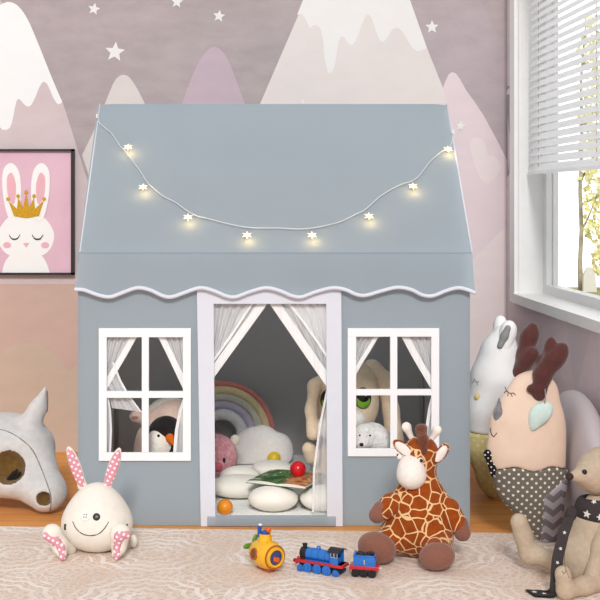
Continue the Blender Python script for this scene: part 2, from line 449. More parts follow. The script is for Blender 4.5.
m = MB(); rbox(m, D0w+.01, D1w-.01, zt-.01, zt+.03, -.065, -.025); m.build('head_rail', slatm, bl)
for D in (4.66, 3.95, 3.25):
    m = MB(); m.tube([rw(D, zb-.005, -.045), rw(D, zt, -.045)], .0016, 6); m.build('ladder_cord', plain('blind_cord', rgb(205,203,200)), bl)
# outside: a tree and a pale arched garden board on the lawn, seen through the pane
GD = 14.0
lawn = MB(); lawn.box((2.6, 12.6, -.12), (6.2, 14.9, -.06)); lw = lawn.build('lawn_ground', fabric('lawn_grass', rgb(170,165,110), .2, 30)); tag(lw, kind='structure')
tree = thing('garden_tree', W(581, 292, GD)*[1, 1, 0]+[0, 0, -.06], 'slender tree with yellow-green leaves outside the window', 'tree')
bark = fabric('tree_bark', rgb(176,166,140), .25, 12)
tp = [np.array([W(581, 0, GD)[0], GD, -.08]), W(580, 262, GD), W(581.5, 230, GD), W(580, 190, GD), W(582, 140, GD), W(581, 80, GD), W(586, 20, GD)]
m = MB(); m.tube(tp, [.035, .026, .024, .022, .020, .016, .008], 8); m.build('trunk', bark, tree, True)
m = MB()
for a, b, c2 in (((581,232),(588,218),(597,196)), ((581,180),(592,160),(606,140)), ((582,130),(594,110),(612,85)), ((581,70),(595,45),(612,20)), ((581,205),(598,196),(618,188))):
    m.tube([W(*a, GD), W(*b, GD+.1), W(*c2, GD-.1)], [.014, .011, .005], 6)
m.build('branch', bark, tree, True)
lm = [plain('leaf_yellow', rgb(246,238,176), .6, .1), plain('leaf_green', rgb(232,228,150), .6, .1), plain('leaf_pale', rgb(250,246,200), .6, .1)]
m = MB()
for i in range(2300):
    y = 15+260*rng.random()**.9; x = 578+62*rng.random()
    if rng.random() < .8 and x < 585: continue
    if y > 240 and x < 592: continue
    c = W(x, y, GD+.7*(rng.random()-.5)); u = rng.normal(size=3); u /= np.linalg.norm(u); w2 = np.cross(u, rng.normal(size=3)); w2 /= np.linalg.norm(w2)
    s_ = .028+.03*rng.random()
    m.add([c-u*s_, c+w2*s_*.55, c+u*s_, c-w2*s_*.55], [(0, 1, 2, 3)], int(rng.integers(0, 3)))
m.build('foliage', lm, tree, fixn=False)
m = MB(); pts = cr([(583.5,292),(583.5,280),(585,272),(589.5,267),(594,272),(596,281),(597,292)], 5, False)
m.prism([W(x, y, 13.6) for x, y in pts], (0, -1, 0), .05)
gb = m.build('garden_board', plain('board_paint', rgb(226,223,214), .7)); tag(gb, 'small pale arched board standing by the tree outside the window', 'board')
# rug
t = NT('lace_rug'); v = t.coord()
def lace(scale, loc, petals):
    vv = t.mapping(v, loc=loc, sc=(scale, scale, 0))
    fr = t.n('ShaderNodeVectorMath', operation='FRACTION'); t.l(vv, fr.inputs[0])
    sbn = t.n('ShaderNodeVectorMath', operation='SUBTRACT'); t.l(fr.outputs[0], sbn.inputs[0]); sbn.inputs[1].default_value = (.5, .5, 0)
    ln = t.n('ShaderNodeVectorMath', operation='LENGTH'); t.l(sbn.outputs[0], ln.inputs[0]); r = ln.outputs['Value']
    sx = t.n('ShaderNodeSeparateXYZ'); t.l(sbn.outputs[0], sx.inputs[0])
    an = t.math('ARCTAN2', sx.outputs[1], sx.outputs[0])
    p = t.math('ABSOLUTE', t.math('SINE', t.math('MULTIPLY', an, petals/2)))
    w_ = t.math('SINE', t.math('ADD', t.math('MULTIPLY', r, 66), t.math('MULTIPLY', p, 2.4)))
    return t.math('MULTIPLY', t.math('GREATER_THAN', w_, .35), t.math('LESS_THAN', r, .47))
a = lace(2.6, (.2, .35, 0), 12); b = lace(4.3, (.7, .1, 0), 8)
nz = t.noise(v, 130, 3); nb = t.noise(v, 5, 3)
vo = t.n('ShaderNodeTexVoronoi', feature='DISTANCE_TO_EDGE'); t.l(v, vo.inputs['Vector']); vo.inputs['Scale'].default_value = 42
net = t.math('LESS_THAN', vo.outputs[0], .09)
f = t.math('MAXIMUM', t.math('MAXIMUM', a, t.math('MULTIPLY', b, .55)), t.math('MULTIPLY', net, .6))
f = t.math('MULTIPLY', f, t.ramp(nb, [(.35, (.3,)*3+(1,)), (.6, (.8,)*3+(1,))]))
ground = t.ramp(nz, [(.3, rgb(210,184,165)), (.7, rgb(228,206,188))])
t.base(t.mix(f, ground, rgb(246,239,233)), .95, .05); t.bump(t.math('ADD', nz, f), .25, .004)
m = MB(); RT = .008
ca, cb = G(-30, 528.5), G(640, 537.5)
cb = ca+(cb-ca)*((.99-ca[0])/(cb[0]-ca[0]))
dv = np.array([0, -1, 0]); L = 1.35
top = [ca*[1, 1, 0], cb*[1, 1, 0], (cb+dv*L)*[1, 1, 0], (ca+dv*L)*[1, 1, 0]]
m.prism([p+np.array([0, 0, RT]) for p in top], (0, 0, 1), RT-.0005)
rug = m.build('rug', t.m); tag(rug, 'pale pink and cream lace-patterned area rug on the wooden floor', 'rug')
# ================================================================ THE FRAMED PRINT
D = DB-.03
fr = thing('framed_print', W(26, 275, D), 'black-framed pink nursery print with white rabbit and gold crown on wall', 'picture')
fm = plain('black_frame', rgb(42,36,38), .5); pm = fabric('print_paper', rgb(224,186,201), .05, 6, .02)
m = MB(); wd = 2.2
for a, b in (((-22,149),(74,149+wd)), ((-22,275-wd),(74,275)), ((-22,149),(-22+wd,275)), ((74-wd-1,149),(74,275))):
    p, q = W(*a, D), W(*b, D); m.box(p, q+np.array([0, .025, 0]))
m.build('frame', fm, fr)
art = [pm, fabric('print_white', rgb(243,242,240), .01, 6, .02), fabric('print_gold', rgb(205,158,48), .35, 260, .3), fabric('print_blush', rgb(233,180,190), .03, 6, .02), plain('print_ink', rgb(70,60,62))]
m = MB(); p, q = W(-21, 150, D+.012), W(73, 274, D+.012); m.box(p, q+np.array([0, .006, 0]))
al = [0]
def A(pts, mi):
    al[0] += 1; vs = [W(x, y, D+.0118-.0003*al[0]) for x, y in pts]; m.add(vs, [tuple(range(len(vs)))], mi)
A(cr([(2,274),(5,262),(14,252),(26,250),(38,252),(46,262),(50,273.8)], 4, False), 1)
A(cr([(26,212),(42,216),(53,230),(53,243),(45,254),(26,259),(7,254),(-1,243),(-1,230),(10,216)], 5), 1)
for s_ in (-1, 1):
    A(cr([(26+s_*9,218),(26+s_*5,195),(26+s_*7,172),(26+s_*15,163),(26+s_*23,171),(26+s_*23,195),(26+s_*17,219)], 5), 1)
    A(cr([(26+s_*12,204),(26+s_*10,186),(26+s_*14,173),(26+s_*19,178),(26+s_*18,196)], 5), 3)
    ar = cr([(26+s_*6,234),(26+s_*9,238),(26+s_*14,238),(26+s_*17,234)], 4, False)
    A(list(ar)+[(x, y+1.6) for x, y in ar[::-1]], 4)
    A([(26+s_*19+4*math.cos(k*PI/6), 245+3*math.sin(k*PI/6)) for k in range(12)], 3)
A([(23,243),(29,243),(26,247)], 3)
A([(14,216),(8,200),(17,209),(18,197),(23,208),(26,193),(29,208),(34,197),(35,209),(44,200),(39,216),(26,218)], 2)
for x, y in ((8,199),(18,196),(26,192),(34,196),(44,199)): A([(x+1.9*math.cos(k*PI/5), y+1.9*math.sin(k*PI/5)) for k in range(10)], 2)
m.build('print', art, fr, fixn=False)
# ================================================================ THE PLAYHOUSE
DF = 3.85; DR = 4.35; DE = 4.84; TH = .004
house = thing('playhouse', (W(274, 0, DF)[0], DF, 0), 'grey fabric playhouse with white trimmed door, windows and scalloped roof', 'playhouse')
out = fabric('house_fabric', rgb(142,151,157), .02, 5, .12, 500, fold=3, thru=.58)
lining = fabric('house_lining', rgb(170,169,168), .03, 6, .12, 400, fold=3, thru=.45)
trim = fabric('house_trim', rgb(221,223,233), .015, 20, .1, 400)
wtrim = fabric('window_trim', rgb(246,246,248), .01, 20, .06, 400)
XL, XR = W(78, 0, DF)[0], W(470, 0, DF)[0]
ZE = zat(252, DF-.015); ZR = zat(104, DR)
def wall_holes(name, D, x0, x1, z0, z1, holes, mats):
    xs = sorted({x0, x1}|{h[0] for h in holes}|{h[1] for h in holes}); zs = sorted({z0, z1}|{h[2] for h in holes}|{h[3] for h in holes})
    m = MB(); idx = {}
    def vid(i, j, k):
        key = (i, j, k)
        if key not in idx: idx[key] = len(m.v); m.v.append(np.array([xs[i], D+(TH if k else 0), zs[j]]))
        return idx[key]
    def solid(i, j):
        if not (0 <= i < len(xs)-1 and 0 <= j < len(zs)-1): return False
        cx, cz = (xs[i]+xs[i+1])/2, (zs[j]+zs[j+1])/2
        return not any(h[0] < cx < h[1] and h[2] < cz < h[3] for h in holes)
    def q(mi, *ids): m.f.append(ids); m.m.append(mi)
    for i in range(len(xs)-1):
        for j in range(len(zs)-1):
            if not solid(i, j): continue
            q(0, vid(i,j,0), vid(i+1,j,0), vid(i+1,j+1,0), vid(i,j+1,0)); q(1, vid(i,j+1,1), vid(i+1,j+1,1), vid(i+1,j,1), vid(i,j,1))
            if not solid(i-1, j): q(0, vid(i,j,0), vid(i,j+1,0), vid(i,j+1,1), vid(i,j,1))
            if not solid(i+1, j): q(0, vid(i+1,j,0), vid(i+1,j,1), vid(i+1,j+1,1), vid(i+1,j+1,0))
            if not solid(i, j-1): q(0, vid(i,j,0), vid(i,j,1), vid(i+1,j,1), vid(i+1,j,0))
            if not solid(i, j+1): q(0, vid(i,j+1,0), vid(i+1,j+1,0), vid(i+1,j+1,1), vid(i,j+1,1))
    return m.build(name, mats, house)
def fx(px): return W(px, 0, DF)[0]
def fz(py): return zat(py, DF)
DOOR = (fx(213), fx(327), .032, fz(303))
WL = (fx(106), fx(184), fz(453), fz(336)); WR_ = (fx(355), fx(432), fz(449), fz(335))
ZW = ZE-.004
wall_holes('front_wall', DF, XL, XR, .001, ZW, [DOOR, WL, WR_], [out, lining])
for x, s_ in ((XL, 1), (XR, -1)):
    m = MB(); a = [(x, DF+TH, .001), (x, DE, .001), (x, DE, ZW), (x, DR, ZR-.008), (x, DF+TH, ZW)]; b = [(p[0]+s_*TH, p[1], p[2]) for p in a]
    m.add(a+b, [(0,1,2,3,4)], 0); m.f.append((9,8,7,6,5)); m.m.append(1)
    for i in range(5): m.f.append((i, (i+1) % 5, 5+(i+1) % 5, 5+i)); m.m.append(0)
    m.build('side_wall', [out, lining], house)
m = MB(); m.box((XL+TH, DE-TH, .001), (XR-TH, DE, ZW)); m.build('back_wall', lining, house)
# roof: two sagging fabric panels, rounded at the ridge corners
RL, RRt = W(100, 0, DR)[0], W(447, 0, DR)[0]; EL, ER = W(80, 0, DF-.015)[0], W(472, 0, DF-.015)[0]
def roof(name, front):
    m = MB()
    De = DF-.016 if front else DE+.012
    def fn(u, v, o=0):
        x = (EL+(ER-EL)*u)*(1-v)+(RL+(RRt-RL)*u)*v
        z = ZE*(1-v)+ZR*v; d = De*(1-v)+DR*v
        sag = -.006*math.sin(PI*v)*math.sin(PI*u)
        if v > .96:
            e = min(u, 1-u)*1.2; 
            if e < .012: z -= .004*(1-e/.012)
        return np.array([x, d-(sag*.7 if front else -sag*.7)+(o*.7 if front else -o*.7), z+sag*.7-o*.7])
    m.grid(lambda u, v: fn(u, v), 32, 24, 0)
    return m.build(name, [out, lining], house, True, fixn=False)
roof('roof_panel', True); roof('roof_panel', False)
for s_, (e, r) in enumerate(((EL, RL), (ER, RRt))):
    m = MB(); m.tube([(e, DF-.017, ZE), (r, DR, ZR), (e, DE+.013, ZE)], .0022, 8); m.build('roof_piping', trim, house, True)
# scalloped valance with white binding
ctrl = [(74.5,289.5),(84,290),(98,295),(110,297),(122,293),(137,288),(150,290),(163,296),(172,297),(184,293),(200,288),(214,291),(226,296),(236,297),(250,292),(266,288),(280,291),(292,296),(302,297),(316,292),(333,288),(346,290),(356,294.5),(366,295.5),(382,291),(398,287.5),(412,290),(422,295),(433,296),(446,291),(458,288),(468,290),(475,293)]
sc = cr(ctrl, 5, False); DV = DF-.024
m = MB()
def vf(u, v):
    p = sc[int(round(u*(len(sc)-1)))]; xt = 80+(p[0]-74.5)/(475-74.5)*(472-80)
    a = W(xt, 252, DF-.016); b = W(p[0], p[1], DV)
    return a*(1-v)+b*v+np.array([0, -.002*math.sin(u*40)*v, 0])
m.grid(vf, len(sc)-1, 8, 0); b2 = len(m.v)
val = m.build('valance', [out, lining], house, True, fixn=False)
m = MB(); m.tube([vf(i/(len(sc)-1), 1)+np.array([0, .001, 0]) for i in range(len(sc))], .0062, 8); m.build('valance_binding', trim, val, True)
m = MB(); m.tube([vf(i/(len(sc)-1), 0)+np.array([0, -.0005, -.002]) for i in range(len(sc))], .0016, 6); m.build('valance_seam', out, val, True)
for x in (EL-.012, ER+.009):                                     # ends of the eave poles
    m = MB(); c_ = W(0, 290.5, DF); m.tube([(x, DF+.012, c_[2]), (x+(.03 if x < 0 else -.03), DF+.012, c_[2])], .0075, 10); m.build('eave_pole', trim, house, True)
# door surround
def fb(mb, x0, y0, x1, y1, d0, d1, mi=0, bev=.0012): mb.box(W(x0, y0, DF)+[0, d0, 0], W(x1, y1, DF)+[0, d1, 0], mi, bev)
dt = MB()
def quad_px(mb, pts, d0, d1): mb.prism([W(x, y, DF)+np.array([0, d0, 0]) for x, y in pts], (0, -1, 0), d1-d0)
quad_px(dt, [(197,289),(213.5,289),(215.5,525.5),(201,525.5)], -.010, -.0002)
quad_px(dt, [(326,289),(341,289),(342.5,525.5),(327,525.5)], -.010, -.0002)
quad_px(dt, [(213.3,289),(326.2,289),(326.2,303.5),(213.6,303.5)], -.0098, -.0002)
dt.build('door_surround', trim, house)
m = MB(); m.box(W(207, 516, DF)*[1, 1, 0]+[0, -.012, .001], W(336, 516, DF)*[1, 1, 0]+[0, .003, .033], 0, .004); m.build('door_threshold', out, house, True)
# window frames
def wframe(x0, y0, x1, y1, ix0, iy0, ix1, iy1, mx0, mx1, my0, my1):
    m = MB(); d0, d1 = -.008, -.0002
    fb(m, x0, y0, x1, iy0, d0, d1); fb(m, x0, iy1, x1, y1, d0, d1); fb(m, x0, iy0, ix0, iy1, d0, d1); fb(m, ix1, iy0, x1, iy1, d0, d1)
    w = m.build('window_frame', wtrim, house)
    m = MB(); fb(m, mx0, iy0, mx1, iy1, d0-.0015, d1+.006); m.build('glazing_bar', wtrim, w)
    m = MB(); fb(m, ix0, my0, ix1, my1, d0-.001, d1+.006); m.build('glazing_bar', wtrim, w)
wframe(99,328,191,460.5, 107,337,183,452, 142,149,391,397.5)
wframe(347.5,328,439,456, 356,336.5,431,448, 390,397,389,395)
# poles
polem = plain('pole_grey', rgb(178,178,180), .5)
for x in (XL+.014, XR-.014):
    m = MB(); m.tube([(x, DE-.016, .004), (x, DE-.016, ZW)], .008, 10); m.build('pole', polem, house, True)
    m = MB(); m.tube([(x, DF+.018, .004), (x, DF+.018, ZW-.01)], .008, 10); m.build('pole', polem, house, True)
m = MB(); m.tube([(RL+.004, DR, ZR-.012), (RRt-.004, DR, ZR-.012)], .008, 10); m.build('ridge_pole', polem, house, True)
# curtains
voile = sheer('voile', rgb(250,250,252), .56); hemm = sheer('voile_hem', rgb(250,250,250), .88)
CD = DF+.0145
def curtain(L, Rr, folds=6, hem=5.0, amp=.005, hs=1, cloth=None):            # L,Rr: polylines of (px,py) with equal count
    L = np.array(L, float); Rr = np.array(Rr, float); nv = 24
    def at(P, v):
        q = v*(len(P)-1); i = min(int(q), len(P)-2); return P[i]*(1-(q-i))+P[i+1]*(q-i)
    def fn(u, v):
        p = at(L, v)*(1-u)+at(Rr, v)*u
        return W(p[0], p[1], CD+amp*math.sin(u*folds*2*PI+v*1.5))
    m = MB(); m.grid(fn, folds*8, nv); c_ = m.build('curtain', cloth or voile, house, True, fixn=False)
    m = MB()
    def hf(u, v):
        p = at(Rr, v); return W(p[0]-hs*hem*u, p[1], CD-.006-.0015*math.sin(u*6))
    m.grid(hf, 4, nv); m.build('hem', hemm, c_, True, fixn=False)
curtain([(208,303),(208,330),(208,355),(208,376)], [(268,303),(250,328),(231,354),(213,379)], 7, 10)
curtain([(248,303),(238,318),(228,336),(209,360)], [(254,303),(243,320),(231,338),(211,366)], 2, 3)
curtain([(331,303),(331,330),(331,355),(331,384)], [(269,303),(289,332),(308,360),(329,390)], 7, 11, hs=-1)
curtain([(331,303),(331,330),(331,345),(331,362)], [(287,303),(302,322),(316,342),(329,362)], 3, 3, hs=-1)
curtain([(332,384),(332,420),(333,470),(333,512)], [(327,386),(319,425),(313,470),(312,512)], 2, 2, hs=-1, cloth=sheer('voile_tail', rgb(250,250,252), .34))
curtain([(104,337),(104,352),(104,370),(104,388)], [(137,337),(127,355),(117,372),(106,391)], 5, 7)
curtain([(104,388),(108,392),(110,400),(112,408)], [(114,362),(121,380),(130,396),(142,412)], 3, 2)
curtain([(104,388),(104,410),(104,430),(104,453)], [(107,388),(111,410),(112,430),(111,453)], 2, 2)
curtain([(187,337),(187,355),(187,372),(187,390)], [(158,337),(167,355),(176,374),(185,393)], 5, 7, hs=-1)
curtain([(187,390),(187,410),(187,430),(187,453)], [(185,393),(179,410),(175,430),(173,453)], 2, 3, hs=-1)
curtain([(352,336),(352,350),(352,360),(352,374)], [(379,336),(371,350),(362,364),(354,378)], 5, 5)
curtain([(436,336),(436,355),(436,372),(436,390)], [(401,336),(411,355),(421,372),(433,392)], 5, 8, hs=-1)
curtain([(436,390),(436,410),(436,430),(436,449)], [(432,392),(428,410),(425,430),(423,449)], 2, 3, hs=-1)
# shaggy mat inside the house
MZ = .025
mat = MB(); mat.box((XL+.03, DF+.010, .003), (XR-.03, DE-.04, MZ), 0, .008)
mo = mat.build('shaggy_mat', fluffy('mat_pile', rgb(254,252,248), 150, .7, .04), None, True); tag(mo, 'white shaggy mat covering the floor inside the playhouse', 'mat')
# ================================================================ FAIRY LIGHTS
wire = [(98,112),(99,122),(104,127),(112,134),(120,146),(127,153),(134,163),(140,171),(147,182),(152,187),(163,196),(175,202),(186,210),(197,216),(206,218),(225,223),(245,227),(262,228),(280,228),(296,229),(312,228),(328,225),(342,221),(356,214),(366,209),(378,198),(390,190),(402,184),(412,181),(420,175),(428,164),(436,156),(444,150),(450,146),(453,138),(453,130)]
def on_roof(px, py, off):
    # front roof plane through the eave and the ridge
    p0 = np.array([0, DF-.016, ZE]); n_ = np.array([0, -(ZR-ZE), DR-DF+.016]); n_ /= np.linalg.norm(n_)
    d = W(px, py, 1.0)-np.array([0, 0, H]); o_ = np.array([0, 0, H]); s_ = ((p0-o_)@n_+off)/(d@n_); return o_+d*s_
fl_ = thing('fairy_lights', on_roof(275, 228, .006), 'string of warm glowing star fairy lights draped across the playhouse roof', 'fairy lights')
wp = cr(wire, 4, False)
m = MB(); m.tube([on_roof(x, y, .007) for x, y in wp], .0015, 6); m.build('wire', plain('clear_wire', rgb(214,217,219), .3), fl_, True)
glow = emit('star_glow', (1, .72, .36, 1), 1.9)
stars = [(128,147,.2),(143,187,.5),(188,217,0),(247,235,.3),(312,235,.6),(369,216,.1),(413,186,.4),(448,149,.2)]
proto = None
for x, y, r_ in stars:
    c_ = on_roof(x, y, .014)
    if proto is None:
        m = MB(); n_ = np.array([0, -(ZR-ZE), DR-DF]); n_ /= np.linalg.norm(n_); up = np.array([0, n_[2], -n_[1]])
        ring = [np.array([1, 0, 0])*p[0]+up*(-p[1]) for p in star2((0, 0), .0165, 0, .42, 6)]
        m.add([c_+p for p in ring]+[c_+n_*.006, c_-n_*.006], [(i, (i+1) % 12, 12) for i in range(12)]+[((i+1) % 12, i, 13) for i in range(12)])
        proto = m.build('star_bulb', glow, fl_); c0 = c_
    else:
        o = proto.copy(); COL.objects.link(o); o.parent = fl_; o.location = tuple(c_-c0)
for k, (x, y, r_) in enumerate(stars):
    l = bpy.data.lights.new('star_lamp', 'POINT'); l.energy = .05; l.color = (1, .66, .25); l.shadow_soft_size = .004
    o = bpy.data.objects.new('star_lamp', l); COL.objects.link(o); o.parent = fl_; o.location = tuple(on_roof(x+2, y+2, .022)-ORIG[fl_.name])
for (x, y) in ((97,116),(453,132)):
    m = MB(); c_ = on_roof(x, y, .015); m.box(c_-[.003, .004, .007], c_+[.003, .004, .007], 0, .001); m.build('clip', plain('clip_plastic', rgb(225,225,225)), fl_)
# ================================================================ TOYS ON THE RUG
A3 = np.array
# ---- giraffe
def giraffe_mat():
    t = NT('giraffe_print'); v = t.coord()
    d = t.n('ShaderNodeTexNoise'); t.l(v, d.inputs['Vector']); d.inputs['Scale'].default_value = 14
    w_ = t.mix(.03, v, d.outputs['Color'], 'ADD')
    vo = t.n('ShaderNodeTexVoronoi', feature='DISTANCE_TO_EDGE'); t.l(w_, vo.inputs['Vector']); vo.inputs['Scale'].default_value = 29; vo.inputs['Randomness'].default_value = .9
    f = t.math('GREATER_THAN', vo.outputs[0], .048)
    t.base(t.mix(f, rgb(232,194,142), t.ramp(t.noise(v, 60), [(.3, rgb(138,62,18)), (.7, rgb(158,75,25))])), .95, .08)
    t.b.inputs['Sheen Weight'].default_value = .15; t.bump(t.noise(v, 320, 2), .3, .004); return t.m
gm = giraffe_mat(); gw = fabric('giraffe_white', rgb(240,232,224)); gb_ = fluffy('giraffe_brown', rgb(138,92,76), 200, .3, .08)
eye = plain('eye_black', rgb(22,20,20), .12, .6)
Dg = 3.50
gi = thing('giraffe_plush', (W(419, 0, Dg)[0], Dg, RT), 'seated brown and cream patched giraffe plush with white muzzle', 'plush toy')
c = lambda px, z, D: np.array([(px-CX)/F*D, D, z])
body = uni([ell(c(419,.103,Dg), (.099,.085,.096)), ell(c(420,.155,Dg), (.079,.066,.072)), cap(W(421,484,Dg), W(421.5,454,Dg-.01), .044,.039), ell(W(421,452,Dg-.01), (.042,.042,.042)),
            cap(c(392,.065,Dg-.03), c(377,.055,Dg-.07), .038,.034), cap(c(438,.06,Dg-.05), c(438,.05,Dg-.12), .04,.036)], .03)
plush('body', body, gm, gi, .005, zmin=RT+.001)
mz = uni([ell(W(411.5,475,Dg-.045), (.041,.042,.039)), ell(W(411,465,Dg-.035), (.031,.035,.030))], .02)
mu = plush('muzzle', mz, gw, gi, .004)
m = MB(); p = [hit(mz, x, y)[0] for x, y in ((411,458),(411,468),(410,478),(410,488))]; m.tube(p, .0009, 5); m.build('muzzle_seam', fabric('seam', rgb(205,196,188)), mu, True)
for (x, y) in ((399.5,456.5), (420.5,460.5)):
    p, g_ = hit(uni([mz, body], .01), x, y)
    m = MB(); m.ball(p, .0085); e_ = m.build('eyelid', gw, gi, True)
    m = MB(); m.ball(p+g_*.0048+A3([0, -.002, -.0005]), .0052); m.build('eye', eye, e_, True)
for a, b in (((413,441),(406.5,427)), ((430,441),(437,430))):
    plush('horn', uni([cap(W(*a, Dg), W(*b, Dg), .008, .0105), ell(W(*b, Dg), (.0125,.0115,.0125))], .01), gw, gi, .0035)
plush('hair_tuft', chain([(W(424,452,Dg-.052), .010), (W(423,440,Dg-.048), .013), (W(421,430,Dg-.02), .014), (W(423,428,Dg+.02), .013)]), fluffy('giraffe_tuft', rgb(112,62,44), 160, .6), gi, .0035)
for s_, (ex, ey, ro) in ((-1, (402.5,448,.95)), (1, (441.5,453,-.7))):
    R = yawR(s_*-.35, 0, ro*-1)
    ef = ell(W(ex, ey, Dg-.026), (.0175,.008,.033), R); eo = plush('ear', ef, gm, gi, .003)
    plush('ear_lining', ell(W(ex-.6*s_, ey+1, Dg-.033), (.0140,.006,.028), R), gw, eo, .0025)
for s_, pts, paw in ((-1, [(401,499,.022,Dg-.01),(391,504,.027,Dg-.035),(383,511,.026,Dg-.05)], [(381,510,.025,Dg-.05),(377,515,.021,Dg-.055)]), (1, [(437,499,.023,Dg-.01),(448,509,.029,Dg-.035),(457,523,.028,Dg-.05)], [(459,525,.0275,Dg-.05),(462.5,533,.021,Dg-.055)])):
    ao = plush('arm', chain([(W(x, y, D), r) for x, y, r, D in pts]), gm, gi, .004)
    plush('paw', uni([cap(W(*paw[0][:2], paw[0][3]), W(*paw[1][:2], paw[1][3]), paw[0][2], paw[1][2]), ell(W(*paw[1][:2], paw[1][3]), (.02,.02,.02))], .01), gb_, ao, .004)
plush('foot', ell(c(377,.052,3.425), (.054,.047,.042), yawR(0, 0, .3)), gb_, gi, .005)
plush('foot', ell(c(437,.046,3.365), (.049,.042,.037), yawR(0, 0, -.15)), gb_, gi, .005)
# ---- egg shaped rabbit with button eyes
Dk = 3.56
eg = thing('egg_rabbit_plush', (W(97, 0, Dk)[0], Dk, RT), 'cream egg-shaped rabbit toy with button eyes and pink dotted ears', 'plush toy')
cream = fabric('cream_knit', rgb(238,231,220), .03, 50, .2, 380)
pink = dotted('pink_dots', rgb(220,150,165), rgb(250,238,238), .0135, .0036, rot=.5)
eb = uni([ell(c(97,.080,Dk), (.100,.092,.074)), ell(c(97,.128,Dk), (.058,.055,.068))], .07)
plush('body', eb, cream, eg, .005, zmin=RT+.001)
for a, b, ro in (((82,484),(69,449),-.27), ((107,486),(119,450),.26)):
    A_, B_ = W(*a, Dk), W(*b, Dk); mid = (A_+B_)/2
    R = yawR(0, 0, math.atan2((B_-A_)[0], (B_-A_)[2]))
    eo = plush('ear', uni([ell(mid, (.0165,.008,.062), R), cap(A_+A3([0, .008, -.006]), A_*.85+mid*.15+A3([0, .006, 0]), .015, .011)], .008), cream, eg, .003)
    plush('ear_lining', ell(mid+A3([0, -.0052, 0])+R@A3([0, 0, -.004]), (.0150,.0065,.060), R), pink, eo, .0025)
def button(x, y, r, mat, thread):
    p, g_ = hit(eb, x, y); m = MB(); m.lathe([(0, -.001), (r, -.001), (r, .0025), (r*.85, .0035), (r*.72, .0026), (0, .0026)], p, g_, 24)
    b_ = m.build('button_eye', mat, eg, PI/5); u, w_, _ = frame_from(g_); m = MB()
    for i in (-1, 1):
        for j in (-1, 1): m.lathe([(0, 0), (r*.12, 0), (r*.12, .0008), (0, .0008)], p+g_*.0026+u*i*r*.24+w_*j*r*.24, g_, 8)
    m.build('button_hole', thread, b_)
button(85.5,516,.0145, plain('button_white', rgb(240,236,230), .3), plain('thread_dark', rgb(60,55,55)))
button(96.5,517,.0102, plain('button_dark', rgb(48,44,44), .3), plain('thread_tan', rgb(120,108,100)))
stroke('smile', eb, [(x+.0, y) for x, y in cr([(73,521.5),(76,528),(82,533.5),(90,535.5),(98,534),(104,529),(108.5,522)], 5, False)], .0013, plain('stitch_black', rgb(48,40,40), .8), eg, .0010)
for pts, sole in (([(70,549,.018,3.53),(60,545,.020,3.49),(52,534,.028,3.475)], [(46,536,.0),(55,541,0),(61,548,0),(62,558,0)]), ([(117,549,.018,3.53),(119,545,.020,3.49),(120,534,.030,3.475)], [(127,535,0),(119,536.5,0),(117,546,0),(116.5,557,0)])):
    lf = uni([chain([(W(x, y, D), r) for x, y, r, D in pts]), cap(W(pts[1][0], 549, 3.465), W(sole[3][0], 554, 3.455), .018, .0135)], .015)
    lo = plush('foot', lf, cream, eg, .004, zmin=RT+.001)
    P = [hit(lf, x, y)[0] for x, y, _ in sole]
    plush('foot_sole', chain([(P[0]+A3([0,.004,0]), .0105), (P[1]+A3([0,.004,0]), .0135), (P[2]+A3([0,.004,0]), .0105), (P[3]+A3([0,.004,0]), .0095)], .006), pink, lo, .003, zmin=RT+.001)
for x in (61.5, 130.5):
    p, g_ = hit(eb, x+(4 if x < 90 else -4), 527); m = MB(); m.box(p-[.004, .003, .008], p+[.004, .003, .008], 0, .001); m.build('side_tag', plain('tag_dark', rgb(60,52,52), .8), eg)
plush('tail', ell(W(133,541,Dk+.02), (.013,.015,.02)), cream, eg, .004)
# ---- toy steam engine and tender
blue = plain('toy_blue', rgb(28,110,196), .3, .5, coat=.3); red = plain('toy_red', rgb(196,32,42), .35, .5, coat=.3); black = plain('toy_black', rgb(34,34,36), .4, .4); dblue = plain('toy_blue_dark', rgb(20,84,160), .35, .5)
goldp = plain('toy_gold', rgb(226,190,70), .35, .5); glassd = plain('toy_window', rgb(30,36,48), .2, .5); creamp = plain('toy_cream', rgb(232,222,205), .4); grey = plain('toy_grey', rgb(150,150,152), .35)
yw = -math.radians(30)
lp = G(322, 572, RT)
lo = thing('toy_locomotive', lp, 'blue toy steam engine with red footplate and black smokebox', 'toy train', rz=yw)
def part(name, mat, parent, f, smooth=PI/6):
    m = MB(); f(m); return m.build(name, mat, parent, smooth, local=True)
X_ = (1, 0, 0); Y_ = (0, 1, 0)
def wheel(parent, x, y, r, mat):
    s_ = -1 if y < 0 else 1
    w_ = part('wheel', mat, parent, lambda m: m.lathe([(0, -.003), (r*.96, -.003), (r, -.002), (r, .002), (r*.93, .003), (r*.78, .003), (r*.75, .0018), (r*.35, .0018), (r*.3, .0034), (0, .0034)], (x, y, r), (0, s_, 0), 20))
    def sp(m):
        for k in range(6):
            a = 2*PI*k/6; m.tube([(x+r*.25*math.cos(a), y+s_*.0022, r+r*.25*math.sin(a)), (x+r*.8*math.cos(a), y+s_*.0022, r+r*.8*math.sin(a))], .0009, 5)
    part('spoke', mat, w_, sp)
part('footplate', red, lo, lambda m: (m.box((-.070, -.020, .0225), (.070, .020, .0305), 0, .001), m.box((-.0705, -.0205, .0175), (-.066, .0205, .0275), 0, .001), m.box((.020, -.0212, .0225), (.066, .0212, .0305), 0, .001), m.box((-.066, -.0205, .0235), (.066, -.0185, .0308)), m.box((-.066, .0185, .0235), (.066, .0205, .0308))))
part('chassis', black, lo, lambda m: m.box((-.062, -.013, .008), (.060, .013, .0225), 0, .001))
